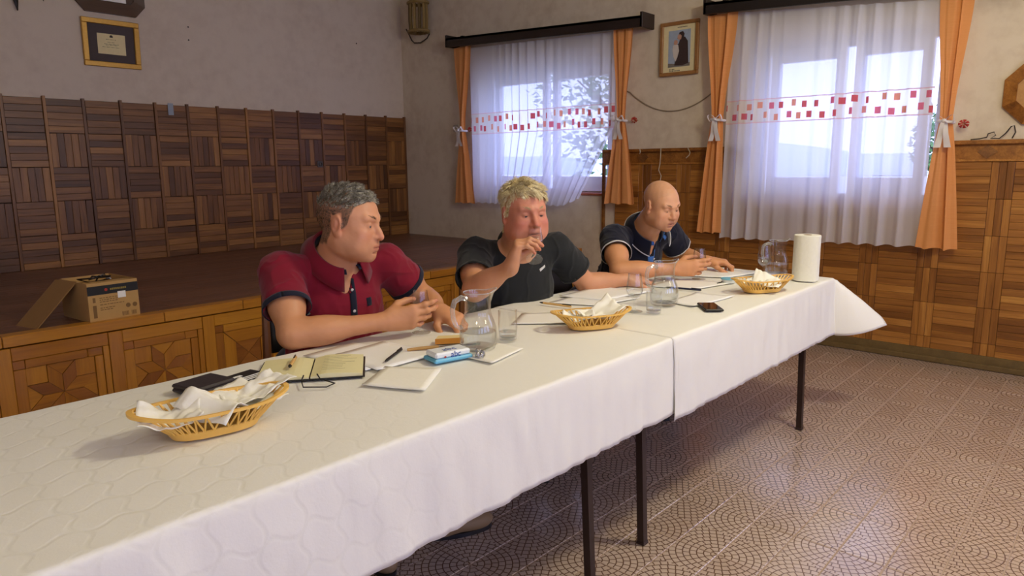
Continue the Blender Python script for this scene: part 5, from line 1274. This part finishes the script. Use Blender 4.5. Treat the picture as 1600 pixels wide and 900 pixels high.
def person(P):
    K = {k: A3(v) for k, v in P['K'].items()}; s = P['s']; yaw = unit((*P['face'], 0)); pt, rl = P['pitch'], P.get('roll', 0)
    f = yaw * math.cos(pt) + np.array((0, 0, -math.sin(pt))); l = unit(np.cross((0, 0, 1), f)); u = np.cross(f, l); l, u = l * math.cos(rl) + u * math.sin(rl), u * math.cos(rl) - l * math.sin(rl)
    B = np.stack([l, f, u]); H = K['H']
    tf = unit((*P['fwd'], 0)); tl = np.cross((0, 0, 1), tf); NB = K['NB']; lean = P.get('lean', .2); tu = unit(np.array((0, 0, 1.0)) + tf * lean); tf2 = np.cross(tl, tu); TB = np.stack([tl, tf2, tu])
    w = P['sw']; sh = {'R': NB - tl * w + tu * P['sh_dz'], 'L': NB + tl * w + tu * P['sh_dz']}
    for q in 'RL':
        if 'S' + q in K: sh[q] = K['S' + q]
    root = thing('person', P['label'], 'person', (K['pel'][0], K['pel'][1], 0), 0, 'men seated at the table')
    g_ = P.get('girth', 1.0)
    chest = NB - tu * .20 + tf2 * .012; belly = NB - tu * .40 + tf2 * P.get('belly', .03); T = lambda a, b: a + (b - a)
    # --- the body
    pts = np.array([H + .16, H - .16, *sh.values(), *[K[k] for k in ('ER', 'EL', 'WR', 'WL')]]); lo = pts.min(0) - .14; hi = pts.max(0) + .14; lo[2] = max(lo[2], .66); hi[2] = H[2] + .15 * s
    Fd = Field(lo, hi, .0031)
    Fd.ell(chest, np.array((.168, .112, .17)) * g_, TB, .05); Fd.ell(belly, np.array((.160, .125, .16)) * g_, TB, .06)
    neck_t = H + s * (-.022 * B[1] - .055 * B[2]); nr = P.get('neck', .060)
    Fd.rc(NB - tu * .03, neck_t, nr + .006, nr - .002, .04)
    for q in 'RL':
        Fd.rc(NB - tu * .035, sh[q], .048, .050, .05); Fd.ell(sh[q], (.060,) * 3, None, .03)
        E_, W_ = K['E' + q], K['W' + q]; ar = P.get('arm', 1.0)
        Fd.rc(sh[q], E_, .058 * ar, .042 * ar, .025); Fd.rc(E_, W_, .041 * ar, .0265 * ar, .02)
        ad = unit(W_ - E_); Fd.ell(E_ + (W_ - E_) * .28, np.array((.085, .046, .042)) * ar, np.stack([ad, unit(np.cross(ad, (0, 0, 1))), unit(np.cross(np.cross(ad, (0, 0, 1)), ad))]), .03)
        Fd.ell(sh[q] + (E_ - sh[q]) * .55, np.array((.052,) * 3) * ar, None, .03)
    tips = {}
    for q, sd in (('R', 1), ('L', -1)):
        h = P['hand' + q]; hd = unit(h['d']); Fd.rc(K['W' + q] - hd * .01, K['W' + q] + hd * .03, .0255, .022, .02)
        tips[q] = hand(Fd, K['W' + q], h['d'], h['n'], sd, h['c'], h['t'], h.get('s', 1.03), h.get('sp', .05))
    head(Fd, H, B, s, P)
    V, Fc = Fd.mesh('body'); del Fd
    N = vnormals(V, Fc); V = V + N * (sinoise(V, 260, 3, 2) * .00022)[:, None]
    tone = head_tone(V, H, B, s, P, P['skin'], P['rosy']); far = sstep(np.linalg.norm(V - H, axis=1), .15, .20)
    arm = np.array(P.get('armc', P['skin'])); tone = tone * (1 - far[:, None]) + arm * far[:, None]
    for q in 'RL':
        hd = np.min([np.linalg.norm(V - t, axis=1) for t in tips[q]], axis=0); m = np.exp(-(hd / .016) ** 2) * .5; tone += (np.array(P['rosy']) - tone) * m[:, None]
    tone *= (1 + .05 * sinoise(V, 60, 9, 3))[:, None]
    me = np_mesh('body', V, Fc); at = me.attributes.new('tone', 'FLOAT_COLOR', 'POINT'); at.data.foreach_set('color', np.concatenate([np.clip(tone, 0, 1), np.ones((len(V), 1))], 1).astype(np.float32).ravel())
    link('body', me, root, P['skin_m'])
    eyes(root, H, B, s, P['iris'], P.get('lid', 0), P.get('gaze', (0, -.1)), P.get('brow'), P.get('browl', 0))
    # --- shirt
    lo2 = np.minimum(lo, np.array((*(belly[:2] - .26), .5))); lo2[2] = .50; hi2 = hi.copy(); hi2[:2] = np.maximum(hi2[:2], belly[:2] + .26); hi2[2] = NB[2] + .09
    Fs = Field(lo2, hi2, .0042); inf = .013
    Fs.ell(chest, np.array((.168, .112, .17)) * g_ + inf, TB, .06); Fs.ell(belly, np.array((.165, .135, .17)) * g_ + inf, TB, .07); Fs.ell(belly - tu * .14, np.array((.17, .14, .14)) * g_ + inf, TB, .06)
    for q in 'RL':
        Fs.rc(NB - tu * .040, sh[q], .050 + inf * .7, .052 + inf, .05)
        e0 = sh[q]; e1 = sh[q] + (K['E' + q] - sh[q]) * P['sleeve'][q]; ax = unit(e1 - e0); Ls = np.linalg.norm(e1 - e0)
        m = .13; qd = Fs.slab(np.minimum(e0, e1) - m, np.maximum(e0, e1) + m); sl, X, Y, Z = qd
        t = (X - e0[0]) * ax[0] + (Y - e0[1]) * ax[1] + (Z - e0[2]) * ax[2]; tc = np.clip(t, 0, None)
        rad = np.sqrt((X - e0[0] - tc * ax[0]) ** 2 + (Y - e0[1] - tc * ax[1]) ** 2 + (Z - e0[2] - tc * ax[2]) ** 2)
        r_out = (.060 + inf) + (P.get('cuff', .060) + inf - .060 - inf) * np.clip(t / Ls, 0, 1)
        Fs.put(sl, np.maximum(rad - r_out, t - Ls).astype(np.float32), .022, 'u')
        r_in = r_out - .008; Fs.put(sl, np.maximum(rad - r_in, np.maximum(Ls - .05 - t, t - Ls - .02)).astype(np.float32), .003, 's')
    nx = unit(neck_t - NB); Fs.rc(NB + nx * P.get('nstart', .012), neck_t, nr + P.get('neckgap', .012) - .004, nr + P.get('neckgap', .012) + .004, .012, 's')
    if P.get('vneck'): Fs.ell(NB + tf2 * (nr + .03) - tu * .035, (.026, .06, .055), TB, .01, 's')
    Vs, Fcs = Fs.mesh('shirt'); del Fs; Ns = vnormals(Vs, Fcs)
    Lc = (Vs - chest) @ TB.T; fold = sinoise(Lc * np.array((1.0, 1.0, .38)), 46, P['seed'], 3); fold2 = sinoise(Lc * np.array((.5, .5, 1.5)), 42, P['seed'] + 7, 2)
    low = sstep(-Lc[:, 2], -.05, .16); near = np.exp(-np.minimum(np.linalg.norm(Vs - sh['R'], axis=1), np.linalg.norm(Vs - sh['L'], axis=1)) / .12)
    ridge = lambda q: np.clip(1 - np.abs(q) * 1.6, 0, 1) ** 1.5
    dz = .010 * ridge(fold) * (.35 + low * .6) + .010 * ridge(fold2) * (low * .8 + near * .8)
    Vs = Vs + Ns * (dz - .004)[:, None]
    link('shirt', np_mesh('shirt', Vs, Fcs), root, P['shirt_m']); shirt = bpy.data.objects[-1] if False else root.children[-1]
    P.update(V=Vs, F=Fcs, root=root, B=B, Hc=H, TB=TB, shd=sh, chest=chest, NBc=NB, tips=tips, shirt=shirt, Kc=K, nr=nr, neck_t=neck_t, bodyV=V, bodyN=N)
    # --- trousers and shoes
    pel = K['pel']; lo3 = np.minimum(pel, np.minimum(K['KR'], K['KL'])) - .2; hi3 = np.maximum(pel, np.maximum(K['KR'], K['KL'])) + .2; lo3[2] = .03; hi3[2] = .66
    lo3[:2] = np.minimum(lo3[:2], np.minimum(K['FR'], K['FL'])[:2] - .12); hi3[:2] = np.maximum(hi3[:2], np.maximum(K['FR'], K['FL'])[:2] + .12)
    Ft = Field(lo3, hi3, .0085); Ft.ell(pel, (.19, .15, .13), np.stack([tl, tf, (0, 0, 1)]), .05)
    for q, sg in (('R', -1), ('L', 1)):
        hp = pel + tl * .09 * sg; Ft.rc(hp, K['K' + q], .092, .07, .05); Ft.rc(K['K' + q], K['F' + q] + np.array((0, 0, .10)), .068, .052, .03); Ft.rc(K['F' + q] + np.array((0, 0, .13)), K['F' + q] + np.array((0, 0, .075)), .056, .058, .01)
    Vt, Ftc = Ft.mesh('trousers'); link('trousers', np_mesh('trousers', Vt, Ftc), root, P['trouser_m'])
    for q in 'RL':
        a = K['F' + q].copy(); d = unit((*P['toe'][q], 0)); sd = np.cross((0, 0, 1), d); FB = np.stack([sd, d, (0, 0, 1.0)]); a[2] = 0
        Fo = Field(a + np.array((-.22, -.22, -.01)), a + np.array((.22, .22, .17)), .005)
        Fo.ell(a + d * .0 + np.array((0, 0, .045)), (.040, .065, .05), FB, .03); Fo.ell(a + d * .10 + np.array((0, 0, .035)), (.045, .085, .038), FB, .03); Fo.rc(a + np.array((0, 0, .05)), a + np.array((0, 0, .11)), .042, .046, .03); Fo.plane(a + np.array((0, 0, .004)), (0, 0, -1), .004)
        Vo, Foc = Fo.mesh('shoe'); so_ = link('shoe', np_mesh('shoe', Vo, Foc), root, P['shoe_m'])
        Q = [(math.cos(t) * .043 * (1 + .12 * math.sin(t)), math.sin(t) * .128 + .052) for t in np.linspace(0, 2 * PI, 29)[:-1]]
        Q = [tuple((a + sd * x + d * y)[:2]) for x, y in Q]; MB().prism(Q, 2, .0, .016).build('sole', M['black'], so_)
    return P
def finish(root):
    for ch in root.children: ch.location = ch.location - root.location
def hair_cap(P, zcut, infl, mat, name='hair', front=.06, back=-.06, disp=.003, f=120, extra=None):
    s, B, H = P['s'], P['B'], P['Hc']; Wp = lambda x, y, z: H + s * (x * B[0] + y * B[1] + z * B[2]); c = Wp(0, 0, .03)
    Fh = Field(c - .17, c + .17, .0034); Fh.ell(Wp(0, -.014, .030), np.array((.0775 + infl, .098 + infl, .088 + infl)) * s, B, .01); Fh.ell(Wp(0, .034, .010), np.array((.066 + infl * .8, .058 + infl * .7, .080 + infl)) * s, B, .03)
    if extra: extra(Fh, Wp, B, s)
    Fh.plane(Wp(0, front, zcut), -(B[2] * 1.0 - B[1] * ((zcut - back) / .16)) if False else -(B[2] + B[1] * -((zcut - back) / .17)), .012)
    if P.get('side_cut'):
        for q in (-1, 1): Fh.ell(Wp(q * .082, P['side_cut'][0], P['side_cut'][1]), np.array(P['side_cut'][2]) * s, B, .012, 's')
    V, Fc = Fh.mesh(name); N = vnormals(V, Fc); V = V + N * (disp * sinoise(V, f, 4, 3))[:, None]; N = vnormals(V, Fc)
    return link(name, np_mesh(name, V, Fc), P['root'], mat), V, N

def hair_mat(name, c1, c2, c3):
    t = NT(name); p = t.n('ShaderNodeNewGeometry').outputs['Position']; n1 = t.noise(p, 260, 3); n2 = t.noise(p, 70, 3); r = t.math('ADD', t.math('MULTIPLY', n1, .5), t.math('MULTIPLY', n2, .58))
    t.set(Base_Color=t.ramp(r, [(.35, c1), (.55, c2), (.72, c3)]), Roughness=.5, Specular_IOR_Level=.3); t.bump(n1, .5, .003); return t.m
chair_wood = wood('chair_wood', [(.2, srgb(86, 48, 26)), (.8, srgb(126, 78, 44))], .4, axis=2)
def chair(label, x, y, rz):
    """front of the chair is local -y"""
    c = thing('dining_chair', label, 'chair', (x, y, 0), rz, 'chairs behind the table')
    MB().box(-.215, .215, -.21, .21, .40, .455, .015).build('seat', M['black'], c)
    for sx in (-1, 1):
        MB().tube([(sx * .19, -.19, 0), (sx * .19, -.185, .40)], [.015, .019], 8).build('leg', chair_wood, c, True)
        MB().tube([(sx * .19, .25, 0), (sx * .19, .20, .42), (sx * .17, .235, .64), (sx * .155, .268, .79)], [.016, .02, .018, .015], 8).build('back_leg', chair_wood, c, True)
    P = [[(x_, .236 + .055 * (z - .56) / .3 - .02 * (1 - (x_ / .19) ** 2) * -1, z) for x_ in np.linspace(-.15, .15, 9)] for z in (.54, .60, .66, .72, .77)]
    o = MB().grid(P).build('backrest', M['black'], c, True); md = o.modifiers.new('thick', 'SOLIDIFY'); md.thickness = .03; md.offset = 0
    for a, b in (((-.19, -.19, .2), (-.19, .23, .2)), ((.19, -.19, .2), (.19, .23, .2)), ((-.19, .02, .2), (.19, .02, .2))): MB().tube([a, b], .010, 6).build('stretcher', chair_wood, c, True)

# ------------------------------------------------------------------ man in the red polo shirt
SK1, RO1 = srgb(208, 150, 114), srgb(206, 120, 100)
M['blue_grey_iris'] = plain('grey_iris', srgb(90, 96, 100), .2)
M['jeans'] = fabric_mat('dark_jeans', srgb(44, 50, 70)); M['shoe_tan'] = plain('tan_shoe', srgb(150, 122, 88), .6); M['shoe_dark'] = plain('dark_shoe', srgb(50, 40, 36), .5)
M['maroon'] = fabric_mat('maroon_pique', srgb(130, 20, 42)); M['navy_cloth'] = fabric_mat('navy_cloth', srgb(24, 26, 44)); M['black_cloth'] = fabric_mat('black_jersey', srgb(34, 36, 38)); M['blue_cloth'] = fabric_mat('blue_cloth', srgb(58, 104, 176)); M['white_cloth'] = fabric_mat('white_piping', srgb(216, 214, 214))
NB1 = (-3.905, -4.310, 1.002)
p1 = person(dict(label='man in a maroon polo shirt holding a tasting glass and looking right', seed=21,
    K=dict(H=(-3.915, -4.420, 1.140), NB=NB1, ER=(-4.165, -4.435, .795), WR=(-3.893, -4.572, .812), EL=(-3.536, -4.360, 0.808), WL=(-3.634, -4.550, 0.802), pel=(-3.80, -4.02, .53), KR=(-3.98, -4.52, .50), KL=(-3.70, -4.50, .50), FR=(-4.00, -4.56, 0), FL=(-3.735, -4.665, 0)),
    s=1.045, face=(.489, -.868), pitch=.10, roll=-.03, fwd=(-.22, -.97), sw=.195, sh_dz=-.030, lean=.22, sleeve=dict(R=.62, L=.55), cuff=.066, girth=1.03, belly=.045, neck=.070, arm=1.08,
    handR=dict(d=(.80, -.56, .10), n=(.56, .82, .0), c=[(.10, .25, .2), (.25, .4, .3), (.4, .5, .35), (.55, .55, .4)], t=[(.55, .45, .7), (.85, .1, .5), (.95, .0, .3)], sp=.07),
    handL=dict(d=(.05, -.93, -.22), n=(.1, -.25, -1), c=[(.5, .6, .4), (.6, .7, .4), (.65, .7, .4), (.7, .7, .4)], t=[(.6, .7, .35), (.8, .3, .5), (.9, .1, .4)]),
    skin=SK1, rosy=RO1, armc=srgb(204, 146, 104), skin_m=skin_mat('skin_tan', SK1, (1, .84, .78)), iris=M['blue_grey_iris'], red=.55, fat=.006, stubble=.15, lid=.0, gaze=(.25, -.05), fade=srgb(66, 56, 48), fade_w=.9, slit=.0028,
    brow=plain('brow_brown', srgb(110, 84, 62), .7), shirt_m=M['maroon'], trouser_m=M['jeans'], shoe_m=M['shoe_tan'], toe=dict(R=(-.2, -1), L=(.75, -.35)), neckgap=.010, vneck=True))
H1 = hair_mat('grey_hair', srgb(70, 64, 56), srgb(146, 140, 126), srgb(222, 216, 198))
def comb1(p, n): return p1['B'][1] * 1.0 + p1['B'][0] * .35
L_ = (p1['bodyV'] - p1['Hc']) @ p1['B'].T / p1['s']; hm_ = hair_mask(L_, p1) > .6
len1 = lambda p: .004 + .020 * float(sstep((p1['B'] @ (p - p1['Hc']))[2] / p1['s'], .035, .095))
top_ = hm_ & (L_[:, 2] > .048 + .02 * sinoise(L_, 60, 1, 1) * .4); R_ = np.random.default_rng(1)
pp, nn = sample_surface(p1['bodyV'], p1['bodyN'], top_, 5200, 2); hair_strands('hair', p1['root'], H1, pp, nn, comb1, len1, .0014, (.75, .6, .25, .14), 3)
H1s = hair_mat('shaded_dark_hair', srgb(40, 34, 30), srgb(72, 62, 54), srgb(110, 100, 88))  # dark clipped hair, with shade at the sides mixed into its tone
def comb1s(p, n): return -p1['B'][2] - p1['B'][1] * .3
pp, nn = sample_surface(p1['bodyV'], p1['bodyN'], hm_ & ~top_ & (L_[:, 2] > -.03), 4200, 5); hair_strands('clipped_side_hair', p1['root'], H1s, pp, nn, comb1s, .006, .0008, (.5, .8, .2, .15), 6, 2)
tR = p1['shirt']
for q in 'RL':
    a, b = p1['shd'][q], p1['Kc']['E' + q]; t = .62 if q == 'R' else .55
    ring_band('sleeve_cuff', p1['V'], p1['F'], a, b, t - .085, t - .004, .0015, M['navy_cloth'], p1['shirt'], rmax=.105)
ax1 = unit(unit(A3(p1['neck_t']) - A3(NB1)) * .75 + p1['TB'][2] * .4)
collar('collar', A3(NB1) + ax1 * .034, ax1, p1['TB'][1] + p1['TB'][0] * .25, .080, M['maroon'], p1['shirt'], 22)
collar('collar_lining', A3(NB1) + ax1 * .028, ax1, p1['TB'][1] + p1['TB'][0] * .25, .077, M['navy_cloth'], p1['shirt'], 16, .030, .006, .004)
c0 = A3(NB1) + p1['TB'][1] * .10 - p1['TB'][2] * .045
st, SP = shirt_strip('placket', p1['V'], p1['F'], c0 + p1['TB'][0] * .022, c0 - p1['TB'][2] * .15 + p1['TB'][0] * .022, p1['TB'][1], .024, .002, M['navy_cloth'], p1['shirt'])
for i in (3, 9): 
    b_ = MB().lathe([(0, .003), (.005, .002), (.0055, 0), (0, 0)], 12).build('button', M['white_cloth'], p1['shirt'], True); b_.location = SP[i][1] + (SP[i][2] - SP[i][1]) * .5 + Vector(p1['TB'][1]) * .002; b_.rotation_euler = Vector(p1['TB'][1]).to_track_quat('Z', 'Y').to_euler()
em, _ = shirt_strip('chest_emblem', p1['V'], p1['F'], p1['chest'] + p1['TB'][0] * .085 + p1['TB'][2] * .085, p1['chest'] + p1['TB'][0] * .085 + p1['TB'][2] * .058, p1['TB'][1], .020, .0015, M['navy_cloth'], p1['shirt'], 4)
finish(p1['root'])
chair('black upholstered chair under the man in maroon', -3.73, -3.97, math.radians(-8))
gl1 = wineglass('tasting glass in the hand of the man in maroon', (-3.762, -4.598, TOP), 1.0, 0)

# ------------------------------------------------------------------ man in the black T-shirt, drinking
SK2, RO2 = srgb(208, 146, 118), srgb(196, 100, 86)
NB2 = (-3.041, -4.410, 0.977)
Hm2 = (-3.170, -4.560, 1.140)
p2 = person(dict(label='fair haired man in a black T-shirt drinking from a tasting glass', seed=5,
    K=dict(H=Hm2, NB=NB2, ER=(-3.390, -4.490, 0.841), WR=(-3.378, -4.675, 0.948), EL=(-2.678, -4.520, 0.777), WL=(-2.494, -4.620, 0.782), pel=(-2.80, -4.07, .53), KR=(-3.14, -4.58, .50), KL=(-2.86, -4.58, .50), FR=(-3.14, -4.50, 0), FL=(-2.86, -4.50, 0)),
    s=1.06, face=(-.40, -.916), pitch=.06, roll=.02, fwd=(-.34, -.94), sw=.20, sh_dz=-.022, lean=.20, sleeve=dict(R=.70, L=.62), cuff=.068, girth=1.06, belly=.05, neck=.070, arm=1.06,
    handR=dict(d=(.22, -.22, .92), n=(.66, -.74, .05), c=[(.95, .55, .3), (1.0, .6, .3), (1.05, .65, .35), (1.1, .7, .4)], t=[(.7, .5, .45), (.75, .0, .75), (.5, -.1, .9)], sp=.03),
    handL=dict(d=(.86, -.42, -.1), n=(.0, .1, -1), c=[(.3, .4, .3), (.35, .45, .3), (.4, .5, .3), (.45, .5, .3)], t=[(.7, .7, .2), (.9, .3, .3), (.95, .1, .3)]),
    skin=SK2, rosy=RO2, armc=srgb(204, 148, 112), skin_m=skin_mat('skin_ruddy', SK2, (1, .78, .72)), iris=M['blue_grey_iris'], red=.7, allred=.2, fat=.006, stubble=0, lid=.002, gaze=(0, -.35), brow=plain('brow_fair', srgb(196, 170, 130), .7),
    shirt_m=M['black_cloth'], trouser_m=M['jeans'], shoe_m=M['shoe_dark'], toe=dict(R=(-.1, -1), L=(.1, -1)), neckgap=.004, nstart=.036, fade=srgb(206, 180, 132), fade_w=.95, ear_cover=.006, hair_up=.0, slit=.0020))
H2 = hair_mat('fair_hair', srgb(196, 170, 118), srgb(238, 222, 178), srgb(253, 246, 220))
def comb2(p, n):
    L = p2['B'] @ (p - p2['Hc']) / p2['s']; d = L - np.array((-.03, -.035, .115)); k = float(sstep(L[2], .05, .10)) * float(sstep(L[1], -.04, .04))
    d = unit(d) + np.array((.9, .25, 0)) * k - np.array((0, .5, 0)) * (1 - k) * (1 if L[1] < .05 else 0); return p2['B'].T @ d
len2 = lambda p: .012 + .032 * float(sstep((p2['B'] @ (p - p2['Hc']))[2] / p2['s'], .02, .10))
L2 = (p2['bodyV'] - p2['Hc']) @ p2['B'].T / p2['s']; hm_ = hair_mask(L2, p2) > .5
pp, nn = sample_surface(p2['bodyV'], p2['bodyN'], hm_ & (L2[:, 2] > .0), 6500, 4); hair_strands('hair', p2['root'], H2, pp, nn, comb2, len2, .0015, (.60, .8, .12, .16), 8, 5, 34)
pp, nn = sample_surface(p2['bodyV'], p2['bodyN'], hm_ & (L2[:, 2] < .03), 3200, 14); hair_strands('side_hair', p2['root'], H2, pp, nn, comb2, .012, .0012, (.45, .8, .2, .10), 9, 3)
mo = A3(Hm2) + p2['s'] * (.102 * p2['B'][1] - .066 * p2['B'][2])
shl = p2['shirt']
for q in 'RL': ring_band('sleeve_hem', p2['V'], p2['F'], p2['shd'][q], p2['Kc']['E' + q], (.70 if q == 'R' else .62) - .055, (.70 if q == 'R' else .62) - .004, .0008, M['black_cloth'], shl, rmax=.105)
nk = unit(A3(p2['neck_t']) - A3(NB2)); c_ = A3(NB2) + nk * .030; a1 = unit(np.cross(nk, (1, .3, 0))); a2 = np.cross(nk, a1)
MB().tube([c_ + (a1 * math.cos(t) + a2 * math.sin(t)) * (p2['nr'] + .012) for t in np.linspace(0, 2 * PI, 41)], .008, 8).build('neck_rib', M['black_cloth'], shl, True)
lg, _ = shirt_strip('chest_print', p2['V'], p2['F'], p2['chest'] + p2['TB'][0] * .065 + p2['TB'][2] * .118, p2['chest'] + p2['TB'][0] * .100 + p2['TB'][2] * .130, p2['TB'][1], .010, .0015, M['white_cloth'], shl, 6)
finish(p2['root'])
chair('black upholstered chair under the man in the black T-shirt', -2.63, -3.99, math.radians(-20))
rim = mo + np.array((*(unit((-.757, -.653)) * .012), .012)); dn = unit((-.60, -.46, -.70)); foot = rim + dn * .150
gl2 = wineglass('tasting glass lifted to the mouth of the fair haired man', foot, 1.0, .0)
gl2.rotation_mode = 'QUATERNION'; gl2.rotation_quaternion = Vector(-dn).to_track_quat('Z', 'Y')

# ------------------------------------------------------------------ bald man in the navy polo shirt, reading
SK3, RO3 = srgb(214, 160, 124), srgb(208, 130, 110)
NB3 = (-2.012, -4.420, 0.972); Hm3 = (-2.131, -4.590, 1.124)
p3 = person(dict(label='bald man in a navy polo shirt reading with a glass in hand', seed=33,
    K=dict(H=Hm3, NB=NB3, ER=(-2.397, -4.520, 0.802), WR=(-2.205, -4.725, .812), EL=(-1.667, -4.470, 0.801), WL=(-1.803, -4.690, 0.804), pel=(-2.02, -4.10, .53), KR=(-2.16, -4.60, .50), KL=(-1.88, -4.60, .50), FR=(-2.16, -4.52, 0), FL=(-1.88, -4.52, 0)),
    s=.985, face=(-.30, -.95), pitch=.30, roll=.05, fwd=(-.22, -.97), sw=.212, sh_dz=-.030, lean=.55, sleeve=dict(R=.50, L=.60), cuff=.068, girth=1.04, belly=.02, neck=.070, arm=1.08,
    handR=dict(d=(.52, -.84, .06), n=(.84, .53, .0), c=[(.2, .35, .25), (.35, .45, .3), (.45, .5, .35), (.55, .55, .4)], t=[(.55, .45, .7), (.85, .1, .5), (.95, .0, .3)], sp=.05),
    handL=dict(d=(.50, -.86, -.05), n=(.0, -.1, -1), c=[(.55, .8, .5), (.6, .85, .5), (.65, .85, .5), (.7, .85, .5)], t=[(.6, .7, .35), (.8, .3, .5), (.9, .1, .4)]),
    skin=SK3, rosy=RO3, armc=srgb(210, 150, 106), skin_m=skin_mat('skin_fair', SK3, (1, .86, .8)), iris=M['blue_grey_iris'], red=.4, fat=.005, stubble=.22, lid=.003, gaze=(0, -.5), fade=srgb(180, 138, 110), fade_w=.30, slit=.0022, brow=plain('brow_light', srgb(150, 112, 84), .7),
    shirt_m=M['navy_cloth'], trouser_m=M['jeans'], shoe_m=M['shoe_dark'], toe=dict(R=(-.1, -1), L=(.1, -1)), neckgap=.010, vneck=True))
for q in 'RL':
    a, b = p3['shd'][q], p3['Kc']['E' + q]; t = .50 if q == 'R' else .60
    ring_band('sleeve_piping', p3['V'], p3['F'], a, b, t - .03, t - .002, .0015, M['white_cloth'], p3['shirt'], rmax=.105)
ax3 = unit(unit(A3(p3['neck_t']) - A3(NB3)) * .75 + p3['TB'][2] * .4)
collar('collar', A3(NB3) + ax3 * .042, ax3, p3['TB'][1] + p3['TB'][0] * .1, .099, M['navy_cloth'], p3['shirt'], 30, trim=M['white_cloth'], tight=.36)
collar('collar_lining', A3(NB3) + ax3 * .036, ax3, p3['TB'][1] + p3['TB'][0] * .1, .095, M['blue_cloth'], p3['shirt'], 20, .030, .006, .004, tight=.36)
c0 = A3(NB3) + p3['TB'][1] * .10 - p3['TB'][2] * .062
st, SP = shirt_strip('placket', p3['V'], p3['F'], c0, c0 - p3['TB'][2] * .14, p3['TB'][1], .060, .0025, M['blue_cloth'], p3['shirt'], taper=.35)
for i in (4, 10):
    b_ = MB().lathe([(0, .003), (.005, .002), (.0055, 0), (0, 0)], 12).build('button', M['white_cloth'], p3['shirt'], True); b_.location = SP[i][3] + Vector(p3['TB'][1]) * .002; b_.rotation_euler = Vector(p3['TB'][1]).to_track_quat('Z', 'Y').to_euler()
finish(p3['root'])
chair('black upholstered chair under the bald man', -2.02, -4.02, math.radians(-8))
wineglass('tasting glass in the right hand of the bald man', (-2.095, -4.795, TOPB), 1.05, .085)
